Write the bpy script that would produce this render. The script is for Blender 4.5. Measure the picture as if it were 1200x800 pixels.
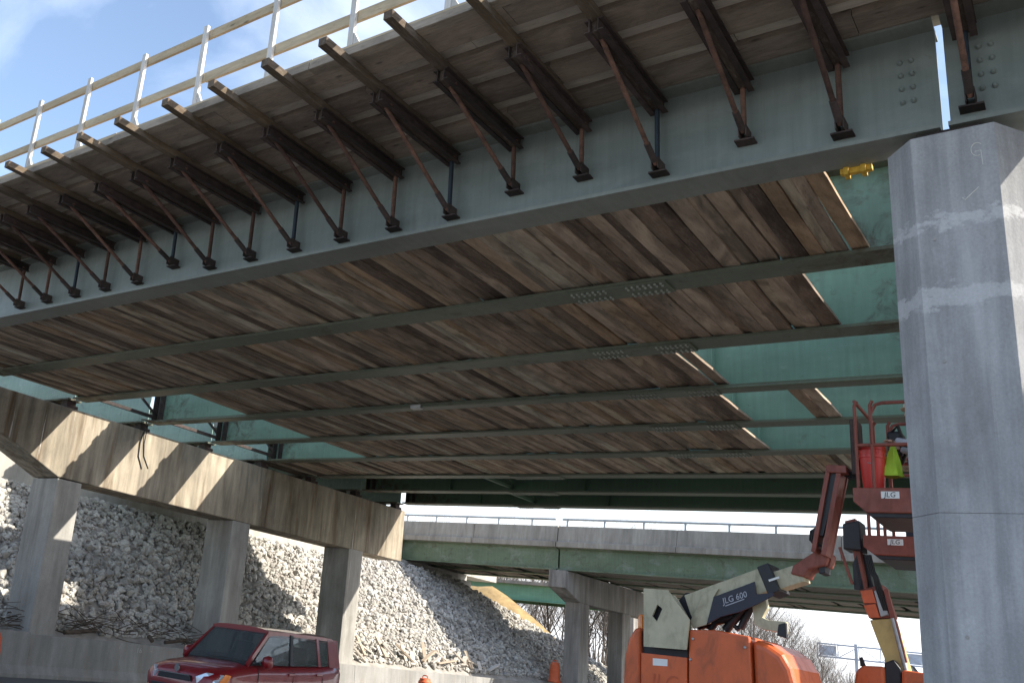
import bpy, bmesh, math, random
import numpy as np
from mathutils import Vector, Matrix
random.seed(7); rng = np.random.default_rng(7)
SC = bpy.context.scene
COL = SC.collection
for o in list(bpy.data.objects): bpy.data.objects.remove(o)

# ------------------------------------------------------------------ site frame
# x along the bridge (level with its grade), y across it (falling with the cross slope), z plumb; metres
FPX, CX, CY = 1060.0, 600.0, 400.0
def _dir(px, py):
    v = np.array([px-CX, py-CY, FPX]); return v/np.linalg.norm(v)
_ez, _ex, _ey = _dir(800, -3300), -_dir(-940, 562), _dir(1350, 868)
_X = _ex-(_ex@_ez)*_ez; _X /= np.linalg.norm(_X); _Y = np.cross(_ez, _X)
_W = np.column_stack([_X, _Y, _ez])
L = _W.T @ np.column_stack([_ex, _ey, _ez])            # site frame -> world (grade and cross slope)
_Li = np.linalg.inv(np.column_stack([_ex, _ey, _ez]))
EYE = 2.12                                             # eye height above the road
G = -EYE                                               # road level in the site frame
def T(p): return Vector(L @ np.array(p, float) + np.array([0, 0, EYE]))
def at(px, py, y):                                     # a survey point in the plane y = const
    r = _Li @ _dir(px, py); r = r*y/r[1]; return (float(r[0]), float(r[1]), float(r[2]))

# ------------------------------------------------------------------ camera, sky, sun, exposure
cam = bpy.data.cameras.new('camera'); camo = bpy.data.objects.new('camera', cam); COL.objects.link(camo)
cam.sensor_width = 36; cam.lens = FPX/1200*36; cam.clip_end = 4000; cam.clip_start = 0.05
Rw = _W.T
mw = Matrix.Identity(4)
for i in range(3):
    mw[i][0], mw[i][1], mw[i][2] = Rw[i][0], -Rw[i][1], -Rw[i][2]
mw[2][3] = EYE
camo.matrix_world = mw
SC.camera = camo

sdir = Vector(L @ np.array([1.256, 0.65, 1.0])).normalized()
s_el = math.asin(sdir.z); s_az = math.atan2(sdir.x, sdir.y)
world = bpy.data.worlds.new('World'); SC.world = world; world.use_nodes = True
wn, wl = world.node_tree.nodes, world.node_tree.links
wn.clear()
out = wn.new('ShaderNodeOutputWorld'); bg = wn.new('ShaderNodeBackground')
sky = wn.new('ShaderNodeTexSky'); sky.sky_type = 'NISHITA'; sky.sun_disc = False
sky.sun_elevation = s_el; sky.sun_rotation = s_az; sky.air_density = 1.0; sky.dust_density = 1.2; sky.ozone_density = 1.0
tc = wn.new('ShaderNodeTexCoord'); mp = wn.new('ShaderNodeMapping'); mp.inputs['Scale'].default_value = (1.5, 2.0, 3.2)
mp.inputs['Rotation'].default_value = (0, 0.2, 0.5)
n1 = wn.new('ShaderNodeTexNoise'); n1.inputs['Scale'].default_value = 2.1; n1.inputs['Detail'].default_value = 8; n1.inputs['Roughness'].default_value = 0.56
n1.inputs['Distortion'].default_value = 0.5
rp = wn.new('ShaderNodeValToRGB'); rp.color_ramp.elements[0].position = 0.44; rp.color_ramp.elements[1].position = 0.78
rp.color_ramp.elements[0].color = (0.03, 0.03, 0.03, 1); rp.color_ramp.elements[1].color = (0.52, 0.52, 0.52, 1)
mx = wn.new('ShaderNodeMix'); mx.data_type = 'RGBA'; mx.inputs[7].default_value = (5.6, 6.1, 7.0, 1)
sx = wn.new('ShaderNodeSeparateXYZ'); mz = wn.new('ShaderNodeMath'); mz.operation = 'MAXIMUM'; mz.inputs[1].default_value = 0.012; cx_ = wn.new('ShaderNodeCombineXYZ')
wl.new(tc.outputs['Generated'], sx.inputs[0]); wl.new(sx.outputs[2], mz.inputs[0]); wl.new(sx.outputs[0], cx_.inputs[0]); wl.new(sx.outputs[1], cx_.inputs[1]); wl.new(mz.outputs[0], cx_.inputs[2])
wl.new(cx_.outputs[0], sky.inputs[0])          # the sky's horizon colour carries on below the level horizon, where the land falls away
wl.new(tc.outputs['Generated'], mp.inputs[0]); wl.new(mp.outputs[0], n1.inputs['Vector']); wl.new(n1.outputs['Fac'], rp.inputs[0])
hz = wn.new('ShaderNodeMapRange'); hz.interpolation_type = 'SMOOTHSTEP'     # white winter haze low over the horizon, all the way round
hz.inputs[1].default_value = 0.0; hz.inputs[2].default_value = 0.22; hz.inputs[3].default_value = 0.85; hz.inputs[4].default_value = 0.0
wl.new(sx.outputs[2], hz.inputs[0])
mh = wn.new('ShaderNodeMix'); mh.data_type = 'RGBA'; mh.inputs[7].default_value = (6.4, 6.6, 6.9, 1)
wl.new(hz.outputs[0], mh.inputs[0]); wl.new(sky.outputs[0], mh.inputs[6])
wl.new(rp.outputs[0], mx.inputs[0]); wl.new(mh.outputs[2], mx.inputs[6]); wl.new(mx.outputs[2], bg.inputs[0])
bg.inputs[1].default_value = 0.145
wl.new(bg.outputs[0], out.inputs[0])
sun = bpy.data.lights.new('sun', 'SUN'); sun.energy = 4.6; sun.angle = math.radians(0.53); sun.color = (1.0, 0.93, 0.82)
suno = bpy.data.objects.new('sun', sun); COL.objects.link(suno)
suno.rotation_euler = sdir.to_track_quat('Z', 'Y').to_euler(); suno.location = (20, 10, 40)
SC.view_settings.view_transform = 'Standard'; SC.view_settings.look = 'None'
SC.view_settings.gamma = 1; SC.view_settings.use_curve_mapping = False
SC.view_settings.exposure = 1.08
SC.cycles.max_bounces = 8; SC.cycles.diffuse_bounces = 5

# ------------------------------------------------------------------ materials
def _nt(name):
    m = bpy.data.materials.new(name); m.use_nodes = True
    nt = m.node_tree; b = nt.nodes['Principled BSDF']; return m, nt, b
def _noise(nt, vec, scale, detail=5, rough=0.6, dist=0.0):
    n = nt.nodes.new('ShaderNodeTexNoise'); n.inputs['Scale'].default_value = scale; n.inputs['Detail'].default_value = detail
    n.inputs['Roughness'].default_value = rough; n.inputs['Distortion'].default_value = dist
    if vec is not None: nt.links.new(vec, n.inputs['Vector'])
    return n.outputs['Fac']
def _map(nt, vec, scale=(1, 1, 1), loc=(0, 0, 0)):
    m = nt.nodes.new('ShaderNodeMapping'); m.inputs['Scale'].default_value = scale; m.inputs['Location'].default_value = loc
    nt.links.new(vec, m.inputs[0]); return m.outputs[0]
def _ramp(nt, fac, stops, interp='LINEAR'):
    r = nt.nodes.new('ShaderNodeValToRGB'); r.color_ramp.interpolation = interp
    e = r.color_ramp.elements
    while len(e) < len(stops): e.new(0.5)
    for el, (p, c) in zip(e, stops):
        el.position = p; el.color = (c[0], c[1], c[2], 1) if not isinstance(c, (int, float)) else (c, c, c, 1)
    nt.links.new(fac, r.inputs[0]); return r.outputs[0]
def _mix(nt, a, b, fac, mode='MIX'):
    m = nt.nodes.new('ShaderNodeMix'); m.data_type = 'RGBA'; m.blend_type = mode
    for sock, v in ((m.inputs[0], fac), (m.inputs[6], a), (m.inputs[7], b)):
        if isinstance(v, (int, float)): sock.default_value = v
        elif isinstance(v, tuple): sock.default_value = (v[0], v[1], v[2], 1)
        else: nt.links.new(v, sock)
    return m.outputs[2]
def _math(nt, op, a, b=0.0, clamp=False):
    m = nt.nodes.new('ShaderNodeMath'); m.operation = op; m.use_clamp = clamp
    for i, v in enumerate((a, b)):
        if isinstance(v, (int, float)): m.inputs[i].default_value = v
        else: nt.links.new(v, m.inputs[i])
    return m.outputs[0]
def _bump(nt, b, h, strength, dist=0.01):
    n = nt.nodes.new('ShaderNodeBump'); n.inputs['Strength'].default_value = strength; n.inputs['Distance'].default_value = dist
    nt.links.new(h, n.inputs['Height']); nt.links.new(n.outputs[0], b.inputs['Normal'])
def _pos(nt): return nt.nodes.new('ShaderNodeNewGeometry').outputs['Position']
def _obj(nt): return nt.nodes.new('ShaderNodeTexCoord').outputs['Object']
def _sep(nt, v):
    s = nt.nodes.new('ShaderNodeSeparateXYZ'); nt.links.new(v, s.inputs[0]); return s.outputs

def wood(name, axis, stops, grain=(0.7, 1.12), rough=0.85, stain=0.38, weather=0.3):
    m, nt, b = _nt(name)
    oi = nt.nodes.new('ShaderNodeObjectInfo')
    vec = _obj(nt)
    add = nt.nodes.new('ShaderNodeVectorMath'); add.operation = 'ADD'
    sc = nt.nodes.new('ShaderNodeVectorMath'); sc.operation = 'SCALE'; sc.inputs[3].default_value = 91.0
    cmb = nt.nodes.new('ShaderNodeCombineXYZ')
    for i in range(3): nt.links.new(oi.outputs['Random'], cmb.inputs[i])
    nt.links.new(cmb.outputs[0], sc.inputs[0]); nt.links.new(vec, add.inputs[0]); nt.links.new(sc.outputs[0], add.inputs[1])
    s = [16, 16, 16]; s[axis] = 0.9
    g = _noise(nt, _map(nt, add.outputs[0], tuple(s)), 2.4, 8, 0.7, 0.6)
    s2 = [2.2, 2.2, 2.2]; s2[axis] = 0.6
    st = _noise(nt, _map(nt, add.outputs[0], tuple(s2)), 1.3, 5, 0.6, 0.8)
    base = _ramp(nt, oi.outputs['Random'], stops)
    gr = _ramp(nt, g, [(0.25, grain[0]), (0.75, grain[1])])
    c = _mix(nt, base, gr, 1.0, 'MULTIPLY')
    s4 = [9, 9, 9]; s4[axis] = 2.2
    fz = _noise(nt, _map(nt, add.outputs[0], tuple(s4)), 3.0, 9, 0.75, 0.5)      # weather silvering and splinter marks
    c = _mix(nt, c, (0.42, 0.39, 0.35), _ramp(nt, fz, [(0.5, 0.0), (0.72, weather)]))
    c = _mix(nt, c, _ramp(nt, fz, [(0.28, 0.45), (0.46, 1.0)]), 0.75, 'MULTIPLY')
    dk = _ramp(nt, st, [(0.38, 1-stain), (0.62, 1.0)])
    c = _mix(nt, c, dk, 1.0, 'MULTIPLY')
    vo = nt.nodes.new('ShaderNodeTexVoronoi'); vo.inputs['Scale'].default_value = 1.0
    s3 = [6.0, 6.0, 6.0]; s3[axis] = 1.7
    nt.links.new(_map(nt, add.outputs[0], tuple(s3)), vo.inputs['Vector'])
    kn = _ramp(nt, vo.outputs['Distance'], [(0.05, 0.35), (0.13, 1.0)])
    c = _mix(nt, c, kn, 0.8, 'MULTIPLY')
    nt.links.new(c, b.inputs['Base Color']); b.inputs['Roughness'].default_value = rough
    b.inputs['Specular IOR Level'].default_value = 0.25
    _bump(nt, b, g, 0.5, 0.006)
    return m

WB = [(0.0, (0.115, 0.088, 0.074)), (0.12, (0.26, 0.20, 0.16)), (0.22, (0.46, 0.39, 0.325)), (0.36, (0.34, 0.275, 0.225)), (0.46, (0.15, 0.115, 0.094)), (0.56, (0.50, 0.43, 0.36)),
      (0.70, (0.38, 0.31, 0.255)), (0.80, (0.40, 0.29, 0.195)), (0.90, (0.54, 0.48, 0.41)), (1.0, (0.28, 0.22, 0.18))]
M = {}
WB = [(p_, tuple(min(0.62, v_*k_) for v_, k_ in zip(c_, (1.26, 1.18, 1.07)))) for p_, c_ in WB]
M['plank_y'] = wood('weathered_plank_across', 1, WB, stain=0.55, weather=0.4)
M['plank_x'] = wood('weathered_plank_along', 0, [(0, (0.25, 0.19, 0.15)), (0.3, (0.48, 0.41, 0.34)), (0.55, (0.30, 0.24, 0.19)), (0.8, (0.56, 0.49, 0.41)), (1, (0.36, 0.30, 0.25))])
M['strip_light'] = wood('pale_form_plank', 0, [(0, (0.50, 0.43, 0.36)), (0.5, (0.62, 0.55, 0.46)), (1, (0.56, 0.49, 0.42))], stain=0.3)
M['strip_dark'] = wood('brown_form_plank', 0, [(0, (0.23, 0.18, 0.145)), (0.5, (0.36, 0.285, 0.225)), (1, (0.29, 0.235, 0.19))], stain=0.35)
M['joist'] = wood('joist_timber', 1, [(0, (0.16, 0.115, 0.075)), (0.5, (0.20, 0.15, 0.10)), (1, (0.12, 0.09, 0.065))])
M['slot_dark'] = wood('dark_slot_fill_wood', 1, [(0, (0.07, 0.05, 0.04)), (1, (0.11, 0.08, 0.06))])  # dark colour stands in for shade in the channel slot
M['edge_timber'] = wood('edge_timber', 0, [(0, (0.30, 0.25, 0.19)), (1, (0.38, 0.32, 0.25))])
M['pine'] = wood('new_pine', 0, [(0, (0.50, 0.395, 0.25)), (1, (0.58, 0.47, 0.31))], grain=(0.8, 1.08), stain=0.25)
M['pine_z'] = wood('pale_pine_post', 2, [(0, (0.60, 0.57, 0.52)), (1, (0.68, 0.65, 0.60))], grain=(0.85, 1.05), stain=0.2)
M['scrap'] = wood('scrap_lumber', 0, [(0, (0.30, 0.26, 0.21)), (0.5, (0.5, 0.44, 0.36)), (1, (0.22, 0.17, 0.13))])
M['scrap_pale'] = wood('pale_scrap_lumber', 1, [(0, (0.42, 0.33, 0.24)), (0.5, (0.62, 0.57, 0.5)), (1, (0.66, 0.62, 0.56))], stain=0.2)

def plain(name, col, rough=0.5, metal=0.0, var=0.12, scale=3.0, coat=0.0, bump=0.0, dirt=None, indiv=0.0):
    m, nt, b = _nt(name)
    n = _noise(nt, _obj(nt), scale, 6, 0.65)
    v = _ramp(nt, n, [(0.3, 1-var), (0.7, 1+var)])
    c = _mix(nt, tuple(col), v, 1.0, 'MULTIPLY')
    if indiv:
        oi = nt.nodes.new('ShaderNodeObjectInfo'); c = _mix(nt, c, _ramp(nt, oi.outputs['Random'], [(0.0, 1-indiv), (1.0, 1+indiv)]), 1.0, 'MULTIPLY')
    if dirt:
        d = _noise(nt, _map(nt, _pos(nt), (2.2, 2.2, 0.9)), 2.3, 8, 0.7, 0.6)
        f = _ramp(nt, d, [(0.5, 0.0), (0.72, dirt[1])])
        c = _mix(nt, c, tuple(dirt[0]), f)
        nt.links.new(_ramp(nt, d, [(0.45, rough), (0.7, min(1, rough+0.3))]), b.inputs['Roughness'])
    else: b.inputs['Roughness'].default_value = rough
    nt.links.new(c, b.inputs['Base Color']); b.inputs['Metallic'].default_value = metal
    b.inputs['Coat Weight'].default_value = coat; b.inputs['Coat Roughness'].default_value = 0.06
    if bump: _bump(nt, b, _noise(nt, _obj(nt), scale*14, 4), bump, 0.004)
    return m

def steel(name, col, rust=0.25, ends=None, white=0.0, runs=0.0):
    m, nt, b = _nt(name)
    p = _pos(nt); x, y, z = _sep(nt, p)
    big = _noise(nt, _map(nt, p, (0.35, 1, 1.2)), 1.2, 6, 0.6)
    c = _ramp(nt, big, [(0.3, tuple(v*0.82 for v in col)), (0.7, tuple(min(1, v*1.15) for v in col))])
    streak = _noise(nt, _map(nt, p, (7.0, 2.0, 0.5)), 1.6, 7, 0.7)
    c = _mix(nt, c, _ramp(nt, streak, [(0.3, 0.86), (0.7, 1.07)]), 1.0, 'MULTIPLY')
    if runs:
        ru = _noise(nt, _map(nt, p, (3.2, 1.0, 0.12), (5, 0, 0)), 1.5, 8, 0.7, 0.15)
        c = _mix(nt, c, (0.13, 0.105, 0.08), _ramp(nt, ru, [(0.58, 0.0), (0.78, runs)]))
        ck = _noise(nt, _map(nt, p, (0.5, 1.0, 0.8), (1, 4, 2)), 2.0, 9, 0.68, 0.5)
        c = _mix(nt, c, (0.36, 0.38, 0.36), _ramp(nt, ck, [(0.52, 0.0), (0.75, runs*0.6)]))
    rn = _noise(nt, _map(nt, p, (1.3, 1.3, 1.6)), 1.7, 9, 0.72, 0.7)
    if ends:
        d = _math(nt, 'ABSOLUTE', _math(nt, 'SUBTRACT', x, ends[0]))       # distance from mid span
        e = _math(nt, 'MULTIPLY', _math(nt, 'SUBTRACT', d, ends[1]), ends[2], True)
        e = _math(nt, 'MULTIPLY', e, 0.17)
        rn2 = _math(nt, 'ADD', rn, e)
    else: rn2 = rn
    rf = _ramp(nt, rn2, [(0.60-rust*0.3, 0.0), (0.70-rust*0.3, 0.35), (0.84-rust*0.3, 0.95)])
    rc = _ramp(nt, _noise(nt, p, 9, 6, 0.7), [(0.3, (0.035, 0.022, 0.018)), (0.6, (0.10, 0.055, 0.035)), (0.8, (0.20, 0.17, 0.16))])
    c = _mix(nt, c, rc, rf)
    if white:
        wf = _ramp(nt, _noise(nt, _map(nt, p, (0.8, 1, 1.5)), 3.1, 9, 0.75, 1.0), [(0.58, 0.0), (0.68, white)])
        c = _mix(nt, c, (0.55, 0.58, 0.57), wf)
    nt.links.new(c, b.inputs['Base Color'])
    nt.links.new(_ramp(nt, rf, [(0.0, 0.5), (1.0, 0.9)]), b.inputs['Roughness'])
    b.inputs['Specular IOR Level'].default_value = 0.35
    _bump(nt, b, rn, 0.15, 0.01)
    return m
M['g1'] = steel('grey_green_paint', (0.185, 0.215, 0.198), -0.15, runs=0.5)
M['g1_flange'] = steel('grey_green_flange_paint', (0.19, 0.207, 0.182), -0.1, runs=0.4)
M['teal'] = steel('teal_bridge_paint', (0.185, 0.30, 0.232), -0.04, ends=(-12.7, 8.6, 0.5), white=0.12, runs=0.25)
M['teal_pale'] = steel('pale_weathered_teal_paint', (0.30, 0.42, 0.37), 0.12, white=0.7)
M['olive'] = steel('olive_flange_paint', (0.125, 0.145, 0.105), 0.08, ends=(-12.7, 8.5, 0.5))
M['shaded_web'] = steel('shaded_green_web_paint', (0.10, 0.17, 0.115), 0.06, ends=(-12.7, 8.5, 0.5))  # darker version of the teal, with the shade under the deck in its colour
M['bg_green'] = steel('far_bridge_green_paint', (0.15, 0.205, 0.13), 0.22, runs=1.0)
M['bg_green2'] = steel('far_girder_bright_green', (0.13, 0.30, 0.22), 0.05)
M['rust'] = plain('rusty_steel', (0.105, 0.054, 0.038), 0.85, 0.0, 0.6, 9, bump=0.5, indiv=0.45)
M['rust_dark'] = plain('dark_rusty_channel', (0.045, 0.031, 0.027), 0.8, 0.0, 0.6, 7, bump=0.5, indiv=0.4)
M['blue_steel'] = plain('dark_blue_steel', (0.022, 0.035, 0.05), 0.6, 0.3, 0.3, 7)
M['yellow'] = plain('yellow_clamp_paint', (0.55, 0.33, 0.03), 0.6, 0, 0.3, 12)
M['bolt'] = plain('painted_bolt_heads', (0.30, 0.32, 0.28), 0.5, 0.1, 0.2, 6)
M['galv'] = plain('galvanised_steel', (0.40, 0.42, 0.43), 0.5, 0.5, 0.2, 6)

def concrete(name, col, stain=((0.2, 0.14, 0.09), 0.5), streak=0.5, dark=0.35, white=0.0, patches=(), scale=1.0, formlines=0.0):
    m, nt, b = _nt(name)
    p = _pos(nt); x, y, z = _sep(nt, p)
    big = _noise(nt, _map(nt, p, (0.5*scale, 0.5*scale, 0.35*scale)), 1.4, 7, 0.62, 0.3)
    c = _ramp(nt, big, [(0.3, tuple(v*(1-dark) for v in col)), (0.68, tuple(min(1, v*1.12) for v in col))])
    sv = _map(nt, p, (1.7*scale, 1.7*scale, 0.16))
    s = _noise(nt, sv, 1.3, 7, 0.62, 0.25)
    c = _mix(nt, c, tuple(stain[0]), _ramp(nt, s, [(0.5, 0.0), (0.7, stain[1])]))
    s2 = _noise(nt, _map(nt, p, (3.4*scale, 3.4*scale, 0.35), (3, 7, 0)), 1.3, 6, 0.62, 0.2)
    c = _mix(nt, c, _ramp(nt, s2, [(0.3, 1-streak*0.5), (0.7, 1+streak*0.12)]), 1.0, 'MULTIPLY')
    if white:
        w = _noise(nt, _map(nt, p, (3.5*scale, 3.5*scale, 0.12), (9, 1, 0)), 1.7, 6, 0.7)
        c = _mix(nt, c, (0.72, 0.70, 0.66), _ramp(nt, w, [(0.64, 0.0), (0.70, white)]))
    for (zc, hw, amt) in patches:        # horizontal bands of paler cement wash with ragged edges
        d = _math(nt, 'ABSOLUTE', _math(nt, 'SUBTRACT', z, zc))
        wob = _math(nt, 'MULTIPLY', _math(nt, 'SUBTRACT', _noise(nt, _map(nt, p, (3.0, 3.0, 5.0)), 2.2, 7, 0.7), 0.5), 0.55)
        f = _ramp(nt, _math(nt, 'ADD', d, wob), [(hw, 1.0), (hw+0.05, 0.0)])
        c = _mix(nt, c, (0.60, 0.60, 0.60), _math(nt, 'MULTIPLY', f, amt))
    fine = _noise(nt, p, 38, 6, 0.7)
    c = _mix(nt, c, _ramp(nt, fine, [(0.3, 0.86), (0.7, 1.08)]), 1.0, 'MULTIPLY')
    nt.links.new(c, b.inputs['Base Color']); b.inputs['Roughness'].default_value = 0.9; b.inputs['Specular IOR Level'].default_value = 0.25
    _bump(nt, b, _math(nt, 'ADD', fine, _math(nt, 'MULTIPLY', big, 2.0)), 0.35, 0.008)
    return m
M['pier'] = concrete('stained_pier_concrete', (0.43, 0.375, 0.29), ((0.13, 0.078, 0.04), 0.9), 1.0, 0.4, 0.75)
M['pier_col'] = concrete('pier_column_concrete', (0.42, 0.405, 0.375), ((0.15, 0.13, 0.11), 0.5), 0.5, 0.35, 0.3)
M['near_col'] = concrete('near_column_concrete', (0.42, 0.42, 0.425), ((0.24, 0.245, 0.255), 0.6), 0.6, 0.32, 0.12, patches=((EYE+4.27-0.75, 0.015, 0.6), (EYE+3.55-0.75, 0.06, 0.5)), scale=1.5)
M['barrier'] = concrete('barrier_concrete', (0.31, 0.305, 0.29), ((0.24, 0.21, 0.17), 0.5), 0.5, 0.25, 0.15)
M['abut'] = concrete('abutment_concrete', (0.46, 0.44, 0.40), ((0.28, 0.23, 0.17), 0.5), 0.4, 0.25, 0.2)
M['parapet'] = concrete('parapet_concrete', (0.42, 0.375, 0.315), ((0.22, 0.18, 0.14), 0.4), 0.6, 0.2, 0.2)
M['bgpier'] = concrete('far_pier_concrete', (0.36, 0.345, 0.32), ((0.14, 0.11, 0.09), 0.6), 0.6, 0.3, 0.25)
M['slab'] = concrete('deck_concrete', (0.30, 0.29, 0.27))

def ground_mat():
    m, nt, b = _nt('road_surface')
    p = _pos(nt)
    n = _noise(nt, p, 0.25, 8, 0.65); f = _noise(nt, p, 60, 4, 0.7)
    c = _ramp(nt, n, [(0.3, (0.10, 0.10, 0.098)), (0.7, (0.17, 0.168, 0.16))])
    c = _mix(nt, c, _ramp(nt, f, [(0.3, 0.75), (0.7, 1.15)]), 1.0, 'MULTIPLY')
    nt.links.new(c, b.inputs['Base Color']); b.inputs['Roughness'].default_value = 0.95; _bump(nt, b, f, 0.4, 0.01)
    return m
M['ground'] = ground_mat()
def stone_mat():
    m, nt, b = _nt('limestone_rubble')
    p = _pos(nt)
    cell = nt.nodes.new('ShaderNodeTexVoronoi'); cell.inputs['Scale'].default_value = 2.6; nt.links.new(p, cell.inputs['Vector'])
    hs = _sep(nt, cell.outputs['Color'])[0]
    c = _ramp(nt, hs, [(0.0, (0.33, 0.31, 0.28)), (0.5, (0.46, 0.44, 0.40)), (1.0, (0.58, 0.56, 0.515))])
    n = _noise(nt, p, 11, 7, 0.7)
    c = _mix(nt, c, _ramp(nt, n, [(0.3, 0.7), (0.7, 1.1)]), 1.0, 'MULTIPLY')
    nt.links.new(c, b.inputs['Base Color']); b.inputs['Roughness'].default_value = 0.95; _bump(nt, b, n, 0.6, 0.03)
    return m
M['stone'] = stone_mat()
M['soil'] = plain('rubble_fines', (0.30, 0.28, 0.25), 0.95, 0, 0.3, 2, bump=0.5)
M['straw'] = plain('straw_covered_earth', (0.27, 0.185, 0.08), 0.95, 0, 0.35, 1.5, bump=0.8)
M['bark'] = plain('bare_bark', (0.115, 0.098, 0.085), 0.9, 0, 0.3, 5)
M['twig'] = plain('bare_twigs', (0.15, 0.125, 0.105), 0.9, 0, 0.25, 5)
M['brush'] = plain('dry_brush', (0.085, 0.065, 0.05), 0.9, 0, 0.4, 5)
M['orange'] = plain('orange_lift_paint', (0.60, 0.115, 0.03), 0.42, 0, 0.12, 3, coat=0.25, dirt=((0.25, 0.085, 0.045), 0.7))
M['red_arm'] = plain('faded_red_arm_paint', (0.23, 0.062, 0.042), 0.5, 0, 0.2, 6, dirt=((0.12, 0.05, 0.035), 0.6))
M['emboss'] = plain('embossed_orange', (0.46, 0.085, 0.025), 0.4, 0, 0.08, 3)
M['grey_print'] = plain('grey_print', (0.42, 0.43, 0.48), 0.5, 0, 0.15, 12)
M['cream'] = plain('cream_lift_paint', (0.47, 0.43, 0.295), 0.5, 0, 0.12, 4, coat=0.1, dirt=((0.22, 0.195, 0.135), 0.7))
M['yel_boom'] = plain('yellowed_cream_boom', (0.58, 0.44, 0.16), 0.45, 0, 0.12, 4, coat=0.15, dirt=((0.3, 0.2, 0.09), 0.5))
M['black'] = plain('black_plastic', (0.012, 0.013, 0.018), 0.5, 0, 0.3, 5)
M['navy'] = plain('navy_decal', (0.012, 0.014, 0.032), 0.45, 0, 0.2, 5)
M['rubber'] = plain('rubber', (0.02, 0.02, 0.02), 0.85, 0, 0.3, 8)
M['white'] = plain('white_print', (0.75, 0.75, 0.73), 0.5, 0, 0.06, 8)
M['chalk'] = plain('chalk_mark', (0.62, 0.60, 0.56), 0.95, 0, 0.2, 30)
M['chalk_red'] = plain('red_chalk_mark', (0.42, 0.19, 0.15), 0.95, 0, 0.2, 30)
M['pale'] = plain('haze_tinted_paint', (0.62, 0.65, 0.70), 0.6, 0, 0.06, 4)  # distance haze is put into this whitened colour
M['bucket'] = plain('red_bucket_plastic', (0.62, 0.045, 0.035), 0.4, 0, 0.06, 4)
M['drum'] = plain('orange_drum_plastic', (0.66, 0.13, 0.045), 0.5, 0, 0.12, 5, dirt=((0.35, 0.13, 0.08), 0.5))
M['amber'] = plain('amber_lens', (0.75, 0.22, 0.03), 0.2, 0, 0.05, 4, coat=0.6)
M['car_red'] = plain('dark_red_car_paint', (0.19, 0.006, 0.012), 0.35, 0.0, 0.05, 2, coat=0.7, dirt=((0.12, 0.03, 0.03), 0.35))
M['chrome'] = plain('chrome', (0.7, 0.7, 0.72), 0.12, 1.0, 0.03, 3)
M['lens'] = plain('headlight_lens', (0.62, 0.70, 0.82), 0.08, 0.4, 0.05, 3, coat=1.0)
M['interior'] = plain('dark_car_interior', (0.018, 0.017, 0.018), 0.8, 0, 0.2, 4)
M['hiviz'] = plain('yellow_green_vest', (0.40, 0.62, 0.05), 0.8, 0, 0.12, 6)
M['jeans'] = plain('dark_blue_jeans', (0.03, 0.04, 0.075), 0.9, 0, 0.2, 8)
M['skin'] = plain('skin', (0.50, 0.30, 0.22), 0.6, 0, 0.05, 8)
M['hat'] = plain('tan_hard_hat', (0.55, 0.45, 0.30), 0.5, 0, 0.08, 6)
M['sleeve'] = plain('pale_grey_sleeve', (0.42, 0.43, 0.47), 0.9, 0, 0.1, 8)
M['cable'] = plain('black_cable', (0.02, 0.02, 0.02), 0.6, 0, 0.1, 5)
def glass_mat():
    m, nt, b = _nt('tinted_car_glass')
    b.inputs['Base Color'].default_value = (0.35, 0.40, 0.42, 1); b.inputs['Roughness'].default_value = 0.02
    b.inputs['Transmission Weight'].default_value = 0.85; b.inputs['IOR'].default_value = 1.45
    return m
M['glass'] = glass_mat()

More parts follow.
